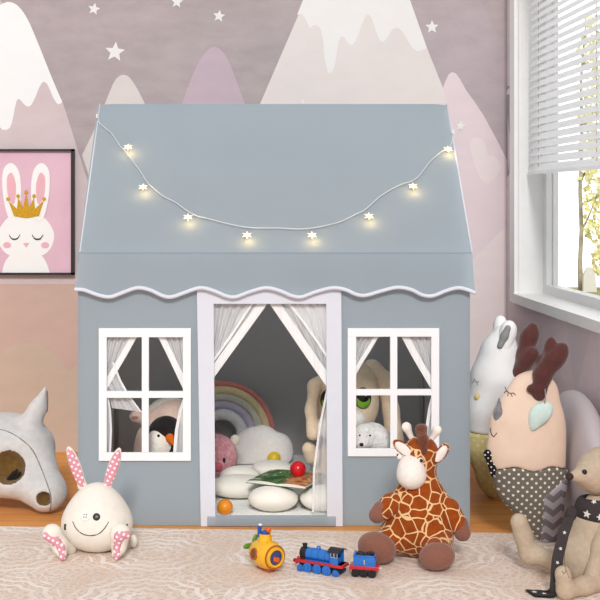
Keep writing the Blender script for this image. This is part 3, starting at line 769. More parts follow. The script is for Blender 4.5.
for y in (-.011, .011): part('buffer', red, lo, lambda m: m.lathe([(.0025, 0), (.0025, .006), (.0052, .006), (.0052, .009), (0, .009)], (-.070, y, .0235), (-1, 0, 0), 14))
part('boiler', blue, lo, lambda m: m.lathe([(0, 0), (.0158, 0), (.0158, .073), (0, .073)], (-.042, 0, .0445), X_, 28))
def bands(m):
    for x in (-.026, -.006, .014): m.lathe([(.0161, 0), (.0164, .0003), (.0164, .0012), (.0161, .0015)], (x, 0, .0445), X_, 28)
part('boiler_band', dblue, lo, bands)
part('running_board', dblue, lo, lambda m: (m.box((-.042, -.0185, .0275), (.03, -.012, .034), 0, .001), m.box((-.042, .012, .0275), (.03, .0185, .034), 0, .001)))
part('smokebox', black, lo, lambda m: (m.lathe([(0, -.004), (.010, -.003), (.0155, 0), (.0165, .002), (.0165, .018), (0, .018)], (-.060, 0, .0445), X_, 28), m.box((-.058, -.013, .0275), (-.043, .013, .036), 0, .001)))
part('chimney', black, lo, lambda m: m.lathe([(.006, 0), (.0055, .004), (.0058, .007), (.0072, .008), (.0072, .011), (.005, .0115), (0, .009)], (-.051, 0, .0585), (0, 0, 1), 18))
part('dome', blue, lo, lambda m: m.lathe([(.0068, 0), (.0062, .004), (.0058, .007), (.004, .0095), (0, .0105)], (-.010, 0, .0585), (0, 0, 1), 18))
part('safety_valve', goldp, lo, lambda m: m.lathe([(.003, 0), (.0024, .005), (0, .006)], (.018, 0, .0595), (0, 0, 1), 12))
cab = part('cab', blue, lo, lambda m: (m.box((.030, -.0195, .0275), (.034, .0195, .064), 0, .0008), m.box((.030, -.0195, .0275), (.056, -.0175, .064), 0, .0008), m.box((.030, .0175, .0275), (.056, .0195, .064), 0, .0008), m.box((.034, -.018, .0275), (.052, .018, .045))))
for y in (-.0197, .0197):
    for x in (.0365, .0465): part('cab_window', glassd, cab, lambda m: (m.box((x, y-.0003, .050), (x+.0072, y+.0003, .060), 0, 0)))
    for x in (.0360, .0460): part('window_rim', creamp, cab, lambda m: m.tube([(x, y*1.01, .0495), (x+.0082, y*1.01, .0495), (x+.0082, y*1.01, .0605), (x, y*1.01, .0605), (x, y*1.01, .0495)], .0005, 5))
part('cab_roof', black, lo, lambda m: m.prism([(.026, -.0225+.045*i/12, .0635+.0075*math.sin(PI*i/12)) for i in range(13)]+[(.026, .0225-.045*i/12, .0615+.0075*math.sin(PI*(1-i/12))) for i in range(13)], (-1, 0, 0), .037))
for y in (-.0165, .0165):
    for x, r in ((-.054,.0092), (-.032,.0128), (-.004,.0128), (.024,.0128), (.051,.0092)): wheel(lo, x, y*1.36, r, blue)
part('coupling_hook', grey, lo, lambda m: m.tube([(.069, 0, .022), (.077, 0, .022), (.079, 0, .025)], .0016, 6))
tp_ = G(364.5, 575.5, RT)
te = thing('toy_tender', tp_, 'small blue and red toy coal tender behind the blue engine', 'toy train', rz=-math.radians(12))
part('footplate', red, te, lambda m: (m.box((-.037, -.019, .0195), (.037, .019, .029), 0, .001), m.box((-.0385, -.0195, .017), (-.035, .0195, .028), 0, .0006), m.box((.035, -.0195, .017), (.0385, .0195, .028), 0, .0006)))
part('chassis', black, te, lambda m: m.box((-.032, -.017, .008), (.032, .017, .0195), 0, .001))
tk = part('tank', blue, te, lambda m: (m.box((-.028, -.017, .027), (.030, .017, .052), 0, .0012), m.box((-.028, -.017, .052), (-.022, .017, .060), 0, .001), m.box((-.022, -.017, .052), (.030, -.0145, .057), 0, .0008), m.box((-.022, .0145, .052), (.030, .017, .057), 0, .0008), m.box((.026, -.017, .052), (.030, .017, .057), 0, .0008)))
part('number_mark', goldp, tk, lambda m: (m.box((.0005, -.0176, .034), (.0025, -.0170, .045)), m.box((-.001, -.0176, .043), (.0006, -.0170, .0445))))
def coal(m):
    for i in range(46): m.ball((-.019+.042*rng.random(), -.012+.024*rng.random(), .053+.006*rng.random()), .0035+.002*rng.random(), 6, 5)
part('coal', black, te, coal, False)
for y in (-.0165, .0165):
    for x in (-.022, 0, .022): wheel(te, x, y*1.12, .0105, black)
part('coupling_ring', creamp, te, lambda m: m.tube([(-.0375, 0, .022), (-.043, 0, .022), (-.046, .003, .022), (-.049, 0, .022), (-.046, -.003, .022), (-.043, 0, .022)], .0014, 6))
part('coupling_hook', creamp, te, lambda m: m.tube([(.037, 0, .022), (.044, 0, .022), (.045, 0, .026)], .0014, 6))
# ---- yellow submarine shaped toy
yel = plain('toy_yellow', rgb(240,180,20), .3, .5, coat=.3); brown = plain('toy_brown', rgb(170,88,24), .35, .5); green = plain('toy_green', rgb(92,140,44), .4); orange = plain('toy_orange', rgb(222,92,30), .35)
sp_ = G(266, 570, RT)
sb_ = thing('toy_submarine', sp_, 'chubby yellow toy submarine with round portholes and green propeller', 'toy submarine', rz=-math.radians(57))
zc = .044
part('hull', yel, sb_, lambda m: m.lathe([(0, -.060), (.010, -.059), (.020, -.053), (.029, -.040), (.0355, -.022), (.0385, 0), (.0375, .020), (.034, .036), (.031, .042), (.026, .0455), (0, .046)], (0, 0, zc), X_, 36), True)
def ring(m, r1, r2, h, o_, ax): m.lathe([(r1-.002, -.002), (r1, h*.3), (r1-.0015, h), (r2+.001, h), (r2, h*.4), (r2, -.002)], o_, ax, 28)
po = part('porthole', brown, sb_, lambda m: ring(m, .0325, .0275, .004, (.0415, 0, zc), X_))
part('porthole', yel, sb_, lambda m: ring(m, .0265, .0195, .006, (.0440, 0, zc), X_))
part('porthole_pane', plain('toy_pane', rgb(52,64,110), .15, .6), po, lambda m: m.lathe([(0, 0), (.020, 0), (.018, .002), (0, .0045)], (.0455, 0, zc), X_, 24))
part('sailor_figure', orange, po, lambda m: (m.ball((.049, .004, zc-.006), (.003, .007, .007)), m.ball((.050, -.005, zc-.003), (.003, .005, .007))), True)
for s_ in (-1, 1):
    ax = (0, s_*.97, .2)
    pp = part('porthole', brown, sb_, lambda m: ring(m, .0165, .0105, .004, (-.002, s_*.0362, zc+.004), ax))
    part('porthole_pane', plain('porthole_brown', rgb(120,68,30), .2, .6), pp, lambda m: m.lathe([(0, 0), (.011, 0), (.010, .002), (0, .003)], (-.002, s_*.0366, zc+.004), ax, 20))
def rv(m):
    for a in range(10):
        for x, r in ((-.035, .0312), (.022, .0372)):
            t_ = 2*PI*a/10; m.ball((x, r*math.cos(t_), zc+r*math.sin(t_)), .0012, 8, 6)
part('rivet', brown, sb_, rv, True)
to = part('conning_tower', yel, sb_, lambda m: m.lathe([(.0195, 0), (.0175, .006), (.0160, .016), (.0155, .020), (.0130, .020), (.0130, .017), (0, .017)], (-.004, 0, zc+.033), (0, 0, 1), 24))
fg = part('driver_figure', plain('toy_navy', rgb(34,82,164), .4), sb_, lambda m: (m.lathe([(.0115, 0), (.0105, .006), (.006, .011), (0, .012)], (-.005, 0, zc+.050), (0, 0, 1), 14), m.box((-.022, -.014, zc+.040), (-.010, -.006, zc+.073), 0, .002)))
part('face', orange, fg, lambda m: m.ball((.006, .004, zc+.064), .0075, 14, 10), True)
part('cap', plain('toy_white', rgb(236,234,230), .4), fg, lambda m: m.ball((-.014, -.009, zc+.0755), (.0055, .0055, .0035), 14, 8), True)
def prop(m):
    for k in range(3):
        a = k*2*PI/3+1.1; m.ball((-.066, .0165*math.cos(a), zc+.008+.0165*math.sin(a)), (.004, .0075, .014), 14, 10, R=np.array([[1,0,0],[0,math.sin(a),math.cos(a)],[0,-math.cos(a),math.sin(a)]]))
    m.lathe([(.0055, -.008), (.0065, 0), (.0055, .006), (0, .007)], (-.066, 0, zc+.008), (-1, 0, 0), 14)
part('propeller', green, sb_, prop, True)
part('keel', brown, sb_, lambda m: m.box((-.03, -.012, .0002), (.028, .012, .010), 0, .003))
# ---- skull cushion
Ds = 4.10
sk = thing('skull_cushion', (W(20, 0, Ds)[0], Ds, .0), 'large grey skull-shaped plush cushion with a horn and hollow eyes', 'cushion')
def s3(px, py, dd=0.0): return W(px, py, Ds+dd)
sr = uni([ell(s3(4,447,.06), (.168,.15,.112)), cap(s3(30,452,0), s3(48,482,-.06), .078,.045), cap(s3(20,478,-.06), s3(44,497,-.11), .06,.046), ell(s3(52,493,-.08), (.048,.05,.046)), cap(s3(-30,480,-.02), s3(8,484,-.10), .06,.042), cap(s3(-60,470,0), s3(-75,500,0), .06,.04)], .035)
sr = uni([sr, chain([(s3(30,424,.02), .040), (s3(38,408,.03), .026), (s3(45,389,.04), .007)], .02)], .025)
eh = ell(s3(5,467,-.145), (.060,.085,.054), yawR(.2, 0, .5)); nh = ell(s3(42,500,-.165), (.023,.045,.022), yawR(.2, 0, .4))
jaw = ell(s3(12,520,-.10), (.045,.12,.030))
sf = sub(sub(sub(sr, eh, .012), nh, .008), jaw, .015)
sm_ = fluffy('skull_plush', rgb(206,203,201), 45, .15, .06)
ochre = fluffy('skull_hollow', rgb(112,84,42), 60, .3, .15)
plush('body', sf, [sm_, ochre], sk, .0042, lambda C: ((eh(C) < .003) | (nh(C) < .0025)).astype(int))
stroke('seam', sf, cr([(-12,428),(6,431),(22,440),(33,451),(41,468),(47,484),(51,497),(50,511)], 4, False), .0022, fabric('seam_grey', rgb(138,134,132)), sk)
stroke('seam', sf, cr([(47,391),(47.5,398),(47.5,406),(47,412)], 4, False), .002, fabric('seam_grey_dark', rgb(120,116,114)), sk)
fc = fabric('claw_black', rgb(44,40,38))
for a, b in (((11,481),(17,470)), ((14,482),(20,472.5)), ((8,481),(14,472))):
    pa, pb = s3(*a, -.10), s3(*b, -.115)
    plush('claw', cap(pa, pb, .009, .005), fc, sk, .0025)
# ================================================================ RIGHT-HAND PILLOWS AND DOLL
# ---- deer pillow
Dd = 3.65; ya = math.radians(38)
de = thing('deer_pillow', (W(545, 0, Dd)[0], Dd, 0), 'peach deer pillow with brown antlers and olive dotted trousers', 'pillow')
def thin(f, k, D0):                                              # flatten a body in depth
    def g(P):
        Q = P.copy(); Q[..., 1] = D0+(Q[..., 1]-D0)*k; return f(Q)/k
    g.bb = f.bb; return g
pd = Dd/F
df = thin(uni([chain([(W(533,396,Dd), 26*pd), (W(528,424,Dd), 35.5*pd), (W(526,452,Dd), 37*pd), (W(531,482,Dd), 31*pd), (W(541,512,Dd), 17*pd), (W(546,534,Dd), 8*pd)], .03), cap(W(543,430,Dd), W(544,470,Dd), 19*pd, 19*pd)], .02), 1.9, Dd)
bnd = zat(466, Dd)
peach = fabric('peach_cloth', rgb(230,204,184), .03, 20, .25, 260, fold=1.5)
yshift = -ya
olive = dotted('olive_dots', rgb(116,110,101), rgb(232,226,212), .0178, .0037)
def split(P): return P[..., 2]-bnd-.006*np.sin(P[..., 0]*60)
def above(P): return -split(P)
plush('body', inter(df, above), peach, de, .005, smooth=3)
tr_ = plush('trousers', inter(df, split, .003), olive, de, .005, smooth=3, zmin=RT+.001)
# chevron side patch
def chev_reg(P):
    x0 = W(540,500,Dd)[0]
    return np.maximum.reduce([x0-P[..., 0], P[..., 2]-zat(493, Dd)-.75*(P[..., 0]-x0), P[..., 1]-Dd])
t = NT('chevron_cloth'); v = t.mapping(t.coord(), rot=(0, 0, .2)); sx = t.n('ShaderNodeSeparateXYZ'); t.l(v, sx.inputs[0])
tri = t.math('MULTIPLY', t.math('PINGPONG', sx.outputs[0], .022), .8)
st_ = t.math('FRACT', t.math('MULTIPLY', t.math('ADD', sx.outputs[2], tri), 24))
t.base(t.mix(t.math('GREATER_THAN', st_, .5), rgb(172,166,172), rgb(120,114,120)), .9, .1)
plush('side_patch', inter(df, chev_reg, .006), t.m, tr_, .004, zmin=RT+.001)
stitch = plain('stitch_dark', rgb(58,50,50), .8)
for pts in ([(505.5,387),(507,391),(510,393.5),(514,393)], [(507,391),(504.5,393)], [(508.5,392.5),(508,396.5)], [(511,393.6),(512.5,397)], [(513.5,393.2),(516,395.5)]): stroke('eyelash', df, pts, .0011, stitch, de, .0016)
stroke('smile', df, cr([(491,428),(491.5,433),(494,436.5),(497,433)], 4, False), .0012, stitch, de, .0016)
p, g_ = hit(df, 498.5, 411); 
R_ = yawR(.45, .05, -.02)
plush('nose', uni([ell(p+R_@A3([0,.0,-.016]), (.0155,.008,.022), R_), cap(p+R_@A3([0,0,.0]), p+R_@A3([.002,.0,.036]), .012,.003)], .012), fluffy('glitter_grey', rgb(134,134,138), 300, .5, .3), de, .003)
eo = plush('ear', uni([ell(W(540,414,Dd-.060), (.029,.012,.030), yawR(.3,0,.4)), ell(W(535,421,Dd-.060), (.016,.010,.032), yawR(.3,0,.3)), ell(W(547,408,Dd-.057), (.018,.010,.018), yawR(.3,0,.8))], .02), fabric('mint_cloth', rgb(203,222,216)), de, .004)
m = MB(); m.tube([W(545,389,Dd-.066), W(545.5,397,Dd-.068), W(544.5,405,Dd-.066)], .0016, 6); m.build('ear_cord', plain('cord_grey', rgb(150,146,140), .7), de, True)
am = fluffy('antler_brown', rgb(88,52,49), 120, .3, .12)
plush('antler', uni([chain([(W(520,372,Dd+.02), .022), (W(526,354,Dd+.02), .024), (W(530,336,Dd+.02), .022)], .02), ell(W(532.5,333,Dd+.02), (.020,.019,.031)), cap(W(525,362,Dd+.0), W(532,354,Dd-.01), .022,.021), ell(W(526,337,Dd+.02), (.017,.018,.026), yawR(0,0,.3))], .012), am, de, .004)
plush('antler', uni([chain([(W(539,394,Dd-.04), .020), (W(543,374,Dd-.04), .024), (W(553,360,Dd-.045), .025), (W(560,352,Dd-.045), .022)], .02), ell(W(550,349,Dd-.03), (.018,.018,.036), yawR(0,0,.15)), ell(W(560.5,354,Dd-.05), (.020,.020,.034), yawR(0,0,.35)), cap(W(539,390,Dd-.04), W(531,389,Dd-.045), .017,.013), ell(W(541,366,Dd-.02), (.017,.017,.034))], .012), am, de, .004)
bow = dotted('bow_dots', rgb(36,34,36), rgb(230,226,224), .012, .0022)
bp = hit(df, 489.5, 461)[0]
plush('bow_tie', uni([ell(bp, (.009,.010,.010)), ell(bp+A3([-.005,-.004,.019]), (.013,.010,.016), yawR(.3,0,-.3)), ell(bp+A3([.008,-.006,-.016]), (.013,.010,.019), yawR(.3,0,-.3)), ell(bp+A3([.009,-.007,-.034]), (.008,.006,.012))], .008), bow, de, .003)
# ---- white long pillow behind
Dw = 4.22
wp_ = thing('rabbit_pillow', (W(493, 0, Dw)[0], Dw, 0), 'white rabbit pillow with sleepy eye, yellow dotted base, leaning behind the deer', 'pillow')
wf = uni([chain([(W(504,334,Dw), .034), (W(499,352,Dw), .054), (W(495,378,Dw), .074), (W(491,410,Dw), .078), (W(490,445,Dw), .074), (W(495,478,Dw), .05), (W(500,503,Dw-.01), .014)], .04)], .02)
b2_ = zat(431, Dw)
def wup(P): return b2_-P[..., 2]
def wdn(P): return P[..., 2]-b2_
wc = fabric('white_cloth', rgb(250,249,248), .02, 30, .2, 260, fold=2)
plush('body', inter(wf, wup), wc, wp_, .006, smooth=3)
plush('trousers', inter(wf, wdn, .003), dotted('mustard_dots', rgb(226,210,146), rgb(238,230,200), .022, .0042, yaw=.4), wp_, .006, smooth=3)
plush('ear', uni([cap(W(503,348,Dw-.03), W(508,329,Dw-.03), .030,.022), ell(W(509,331,Dw-.03), (.024,.018,.034))], .02), wc, wp_, .005)
plush('ear', uni([cap(W(497,348,Dw+.01), W(500,324,Dw+.02), .028,.018), ell(W(500.5,322,Dw+.02), (.018,.014,.022))], .02), wc, wp_, .005)
plush('ear_lining', chain([(W(508,328,Dw-.053), .010), (W(504.5,336,Dw-.056), .0125), (W(500,346,Dw-.060), .010)], .01), fabric('lining_grey', rgb(150,150,150)), wp_, .003)
for pts in ([(474,379),(476,382),(479,381.5)], [(474,380.5),(472.5,383)], [(477,382),(477.5,385)]): stroke('eyelash', wf, pts, .0011, stitch, wp_)
plush('cheek', ell(hit(wf, 478, 396.5)[0], (.013,.006,.014)), fabric('cheek_yellow', rgb(226,206,150)), wp_, .003)
# ---- grey egg pillow against the right wall
gp = thing('grey_pillow', (.97, 3.80, 0), 'plain smooth grey rounded pillow leaning on the wall behind the doll', 'pillow')
ang = math.radians(90)-.03
plush('body', uni([ell((.984, 3.80, .205), (.33,.056,.200), yawR(-ang+PI, 0, 0)), ell((.990, 3.80, .27), (.25,.048,.142), yawR(-ang+PI, 0, 0))], .04), fabric('grey_cloth', rgb(190,181,184), .02, 20, .1, 260), gp, .008)
# ---- linen mouse doll with starry scarf
Dm = 3.26
mo_ = thing('linen_mouse_doll', (W(592, 0, Dm)[0], Dm, RT), 'seated beige linen mouse doll with black starry scarf', 'doll')
linen = fabric('linen', rgb(192,174,152), .08, 90, .35, 420)
mbod = uni([ell(c(592,.080,Dm), (.085,.070,.073)), ell(c(594,.135,Dm), (.058,.052,.07)), cap(c(594,.17,Dm), W(597,506,Dm), .042,.034),
            chain([(c(582,.045,Dm-.02), .034), (W(556,562,Dm+.06), .024), (W(531,553,Dm+.10), .025)], .02), chain([(W(529,555,Dm+.10), .026), (W(523,535,Dm+.10), .023), (W(519,522,Dm+.095), .0235)], .015),
            chain([(c(612,.032,Dm-.04), .032), (c(584,.030,Dm-.10), .021), (c(566,.030,Dm-.135), .022)], .02), chain([(c(565,.028,Dm-.135), .0195), (W(563,574,Dm-.14), .021)], .01)], .014)
plush('body', mbod, linen, mo_, .005, zmin=RT+.001)
mh = uni([ell(W(598,474,Dm), (.056,.05,.052)), cap(W(591,474,Dm-.02), W(571,476.5,Dm-.06), .036,.010), ell(W(606,468,Dm), (.055,.05,.056))], .03)
plush('head', mh, linen, mo_, .005)
plush('arm', chain([(W(606,522,Dm-.03), .024), (W(601,548,Dm-.06), .022), (W(592,577,Dm-.075), .022)], .02), linen, mo_, .005)
for px in (608, 630): plush('ear', ell(W(px+6,446,Dm+(.01 if px < 610 else .02)), (.034,.010,.036), yawR(.2,.1,.2)), linen, mo_, .004)
np_ = hit(mh, 569.5, 476.5)[0]; m = MB(); m.ball(np_, (.0105,.0105,.0095)); m.build('nose', fabric('nose_brown', rgb(66,52,50), .1), mo_, True)
p, g_ = hit(mh, 584.5, 472); m = MB(); m.ball(p, .0068); m.build('eye', eye, mo_, True)
stroke('seam', mbod, cr([(573,525),(568,538),(565,552),(565,566),(569,578)], 4, False), .0009, fabric('seam_linen', rgb(140,122,100)), mo_, .0003)
stroke('foot_stitch', mbod, [(562,571),(564,574),(566,571)], .0009, stitch, mo_, .0003)
# scarf: neck wrap and a hanging, flat-ended tail with white stars
sm2 = [fabric('scarf_black', rgb(66,60,60), .06), fabric('scarf_star', rgb(226,222,218), .03)]
nk = W(597, 509, Dm)
def torus(P):
    q = P-nk; rr = np.linalg.norm(q[..., :2]/A3([1.0, .92]), axis=-1)-.040
    return np.sqrt((rr/.017)**2+(q[..., 2]/.031)**2+1e-9)*.017-.017
torus.bb = (nk-.075, nk+.075)
V, Q = nets(torus, .004)
m = MB(); m.add(V, Q, 0)
stars_ = []
for x, y, r in ((587,514,.0115), (578,519,.007), (594,502,.008), (600,517,.010)):
    p, g_ = hit(torus, x, y); u, w_, n_ = frame_from(g_); poly = star2((0, 0), r, .3+x)
    m.add([p+g_*.0012+u*a+w_*b for a, b in poly], [tuple(range(10))], 1)
sc_ = m.build('scarf', sm2, mo_, True, fixn=False)
def knot(P): return ell(W(571,514,Dm-.055), (.015,.016,.022), yawR(0,0,.3))(P)
knot.bb = (W(571,514,Dm-.055)-.03, W(571,514,Dm-.055)+.03)
plush('knot', knot, sm2[0], sc_, .003)
cl = cr([tuple(W(569,518,Dm-.07)), tuple(W(564,532,Dm-.085)), tuple(W(560,548,Dm-.10)), tuple(W(557,562,Dm-.11)), tuple(c(555,.030,Dm-.12)), tuple(c(550,.014,Dm-.11)), tuple(c(541,.0115,Dm-.105)), tuple(c(529.5,.0115,Dm-.10))], 8, False)
wid = np.concatenate([np.linspace(.014, .014, 33), np.linspace(.014, .024, 9), np.full(max(0, len(cl)-42), .027)])[:len(cl)]
def strip(mb, off, mi):
    vs = []
    for i, p in enumerate(cl):
        s_ = i/(len(cl)-1); k = max(0, min(1, (s_-.55)/.25))
        side = A3([.9, -.44, 0])*(1-k)+A3([.25, -.97, 0])*k; side /= np.linalg.norm(side)
        vs += [p-side*wid[i]+off, p+side*wid[i]+off]
    mb.add(vs, [(2*i, 2*i+1, 2*i+3, 2*i+2) for i in range(len(cl)-1)], mi)
m = MB(); strip(m, A3([0, 0, 0]), 0); strip(m, A3([.001, -.0005, .0025]), 0)
for i, r in ((8,.006), (16,.006), (24,.006), (30,.005)):
    p = cl[i]; m.add([p+A3([0, -.0055, 0])+A3([.9, -.44, 0])*a+A3([0, 0, 1])*b for a, b in star2((0, 0), r*.9, i)], [tuple(range(10))], 1)
for i, dy, r in ((len(cl)-5, .004, .0085), (len(cl)-11, -.006, .0075)):
    p = cl[i]+A3([0, dy, .0034]); m.add([p+A3([a, b*1.2, 0]) for a, b in star2((0, 0), r, i)], [tuple(range(10))], 1)
m.build('scarf_tail', sm2, sc_, fixn=False)
# ================================================================ INSIDE THE PLAYHOUSE
cush = fabric('pebble_cloth', rgb(250,244,232), .03, 30, .15, 300, fold=1)
def mz(px, D, r): return np.array([(px-CX)/F*D, D, MZ+.0005+r])
for px, D, r, ro, lab in ((273,3.937,(.079,.064,.039),.05,'white pebble cushion at the front centre of the doorway'), (323,3.942,(.073,.064,.039),0,'white pebble cushion at the front right of the doorway'),
                   (240,4.115,(.106,.076,.036),-.06,'white pebble cushion behind the orange ball at doorway left'), (240,4.252,(.070,.058,.036),.1,'white pebble cushion touching the pink fluffy toy in the doorway'),
                   (272,4.43,(.072,.062,.027),0,'white pebble cushion in front of the yellow ball'), (330,4.125,(.075,.055,.036),0,'white pebble cushion behind the book at doorway right'),):
    f_ = ell(mz(px, D, r[2]), r, yawR(ro)); ct = mz(px, D, 0)
    o = plush('pebble_cushion', f_, cush, None, .005)
    for v_ in o.data.vertices: v_.co -= Vector(tuple(ct))
    o.location = tuple(ct); tag(o, lab, 'cushion', 'white pebble cushions in the doorway')
def toyball(px, py, D, r, mat, lab):
    p = W(px, py, D); m = MB(); m.ball((0, 0, 0), r, 28, 18); o = m.build('play_ball', mat, None, True); o.location = tuple(p); tag(o, lab, 'ball', 'small plastic balls in the playhouse'); return o
toyball(225, 507, 3.895, .0245, plain('ball_orange', rgb(236,146,34), .35, .4), 'small orange ball at the front left of the doorway')
toyball(274, 458.5, 4.575, .0245, plain('ball_yellow', rgb(226,190,44), .35, .4), 'small yellow ball in front of the cloud cushion')
toyball(298, 469, 4.015, .0255, plain('ball_red', rgb(214,20,34), .25, .5), 'small glossy red ball resting on the open book')
# open picture book lying on the cushions
bz = MZ+.081
def bk(px, py, z): return G(px, py, z)
q0, q1, q2, q3 = bk(246,482.5,bz), bk(270,471.5,bz), bk(327,476,bz), bk(306,489,bz)
bo = thing('picture_book', (q0+q1+q2+q3)/4, 'open green picture book lying flat on the pebble cushions', 'book')
t = NT('book_picture'); v = t.coord(); n1 = t.noise(v, 22, 3, .6)
t.base(t.ramp(n1, [(.34, rgb(54,92,50)), (.46, rgb(110,148,84)), (.52, rgb(70,110,62)), (.60, rgb(228,226,214)), (.70, rgb(96,120,88))], True), .4, .3); pgl = t.m
t = NT('book_picture_warm'); v = t.coord(); n1 = t.noise(v, 24, 3, .6)
t.base(t.ramp(n1, [(.36, rgb(92,116,72)), (.47, rgb(206,120,60)), (.54, rgb(222,176,120)), (.62, rgb(190,78,50)), (.70, rgb(120,140,90))], True), .4, .3); pgr = t.m
paper = plain('book_paper', rgb(236,232,222), .7); cov = plain('book_cover', rgb(66,104,62), .5)
m1, m2 = (q1*.5+q2*.5), (q0*.48+q3*.52)
def page(name, a, b, c_, d, mat, z0, z1):
    m = MB()
    def fn(u, v, top):
        p = (a*(1-u)+d*u)*(1-v)+(b*(1-u)+c_*u)*v
        w_ = math.sin(PI*u)*.004 if name != 'cover' else 0
        return p+A3([0, 0, (z1+w_ if top else z0)])
    m.grid(lambda u, v: fn(u, v, True), 10, 4, 0); m.grid(lambda u, v: fn(u, v, False), 10, 4, 1)
    n1_ = 55; E = [(i, 5) for i in range(11)]
    edge = [i for i in range(11)]+[10+11*j for j in range(1, 5)]+[44+i for i in range(9, -1, -1)]+[11*j for j in range(3, 0, -1)]
    for i in range(len(edge)):
        x, y = edge[i], edge[(i+1) % len(edge)]; m.f.append((x, y, y+n1_, x+n1_)); m.m.append(1)
    return m.build(name, [mat, paper] if name != 'cover' else [cov, cov], bo)
page('cover', q0, q1, q2, q3, cov, -.0015, .0005); 
page('left_page', q0*.97+m2*.03, q1*.97+m1*.03, m1, m2, pgl, .0006, .006); page('right_page', m2, m1, q2*.97+m1*.03, q3*.97+m2*.03, pgr, .0006, .006)
# rainbow pillow
Dr = 4.73; cx_ = W(222, 0, Dr)[0]; czr = zat(434, Dr)
rb = thing('rainbow_pillow', (cx_, Dr, MZ), 'muted rainbow arch pillow at the back behind the cloud cushion', 'pillow')
for r, w_, cc, nm in ((.190,.010,(222,140,130),'red_band'), (.168,.0150,(238,218,172),'yellow_band'), (.141,.0150,(212,214,196),'green_band'), (.112,.0160,(200,192,212),'lavender_band'), (.076,.022,(236,236,236),'white_band')):
    m = MB(); pts = [(cx_-r, Dr, MZ+.004)]+[(cx_-r*math.cos(PI*k/28), Dr, czr+r*math.sin(PI*k/28)) for k in range(29)]+[(cx_+r, Dr, MZ+.004)]
    m.tube(pts, w_, 12); o = m.build(nm, fluffy('rainbow_'+nm, rgb(*cc), 80, .35, .07), rb, True)
# cloud cushion
Dc = 4.625
cf = uni([ell(W(262,446,Dc), (.072,.034,.078)), ell(W(279,449,Dc), (.052,.034,.060)), ell(W(244,450,Dc), (.052,.034,.062)), ell(W(250,440,Dc), (.040,.030,.045)), ell(W(232,458,Dc), (.04,.03,.04)), ell(W(268,455,Dc), (.09,.034,.050))], .014)
zc0 = MZ+.001
def flo(P): return zc0-P[..., 2]
clo = thing('cloud_cushion', (W(262, 0, Dc)[0], Dc, MZ), 'pale grey cloud-shaped cushion standing in front of the rainbow', 'cushion')
plush('body', inter(cf, flo), fluffy('cloud_cloth', rgb(232,227,222), 90, .3, .04), clo, .006)
# pink fluffy toy
Dp = 4.40
pk = thing('pink_fluffy_plush', (W(216, 0, Dp)[0], Dp, MZ), 'round fluffy coral pink plush toy at the left edge of the doorway', 'plush toy')
pf = uni([ell(W(215,456,Dp), (.079,.065,.079)), ell(W(217,468,Dp-.045), (.028,.03,.026)), ell(c(208,.068,Dp+.03), (.07,.035,.042))], .03)
pkm = fluffy('pink_fur', rgb(250,165,174), 95, 1.0, .3)
plush('body', pf, pkm, pk, .005, zmin=MZ+.001)
plush('snout', ell(W(217.5,467,Dp-.072), (.019,.014,.017)), fluffy('pink_snout', rgb(222,112,126), 130, .4), pk, .003)
p, g_ = hit(pf, 224, 460.5); m = MB(); m.ball(p, (.0055,.005,.010)); m.build('eye', eye, pk, True)
plush('ear', ell(W(235,440,Dp+.01), (.018,.010,.020), yawR(0,0,.5)), fluffy('ear_ivory', rgb(226,220,206), 100, .4), pk, .003)
# big-eyed long-eared plush
Dh = 4.27
bh = thing('lop_eared_plush', (W(344, 0, Dh)[0], Dh, MZ), 'tan long-eared plush with huge green eyes inside the playhouse', 'plush toy')
tan = fluffy('tan_plush', rgb(240,216,186), 110, .3, .06)
hz = Dh-.02
hf_ = uni([ell(W(346,402,hz), (.112,.085,.128)), ell(W(348,380,hz), (.085,.075,.075))], .04)
plush('head', hf_, tan, bh, .007)
plush('body', uni([ell(c(346,.115,Dh), (.095,.075,.09)), cap(c(330,.06,Dh-.03), c(313,.052,Dh-.035), .045,.026)], .03), tan, bh, .007, zmin=MZ+.001)
plush('foot', uni([cap(W(313,456,Dh-.05), W(309,449,Dh-.06), .030,.024)], .01), tan, bh, .005, zmin=MZ+.001)
plush('muzzle', uni([ell(W(353,421,hz-.075), (.044,.045,.042)), ell(W(338,430,hz-.06), (.05,.04,.036)), ell(W(325,427,hz-.06), (.03,.04,.036))], .02), fluffy('muzzle_ivory', rgb(248,244,238), 120, .4, .05), bh, .006)
gg = plain('iris_green', rgb(122,186,52), .15, .6); rim = plain('eye_rim', rgb(28,30,26), .2, .5)
for (x, y, sc_e) in ((329,400,1.0), (362.5,398,1.0)):
    p, g_ = hit(hf_, x, y); g_ = (g_+A3([0, -1.5, 0])); g_ /= np.linalg.norm(g_); u, w_, n_ = frame_from(g_); R = np.stack([u, w_, n_], 1)
    m = MB(); m.ball(p, (.030,.036,.018), 24, 16, R=R); e_ = m.build('eye', rim, bh, True)
    m = MB(); m.ball(p+n_*.004-w_*.004, (.0255,.029,.0165), 24, 16, R=R); m.build('iris', gg, e_, True)
    m = MB(); m.ball(p+n_*.0075+w_*.004, (.0215,.024,.0158), 24, 16, R=R); m.build('pupil', eye, e_, True)
    m = MB(); m.ball(p+n_*.0215+w_*.013+u*.006, (.005,.004,.003), 12, 8, R=R); m.build('catchlight', plain('glint_white', rgb(245,245,245), .3), e_, True)
for pts in ([(328,378,.026,hz+.0),(315,386,.022,hz-.04),(311,410,.018,hz-.06),(313,434,.023,hz-.07)], [(372,369,.034,hz+.02),(385,382,.030,hz+.01),(391,410,.026,hz),(394,440,.034,hz-.01)]):
    plush('ear', chain([(W(x, y, D), r) for x, y, r, D in pts], .02), tan, bh, .006)
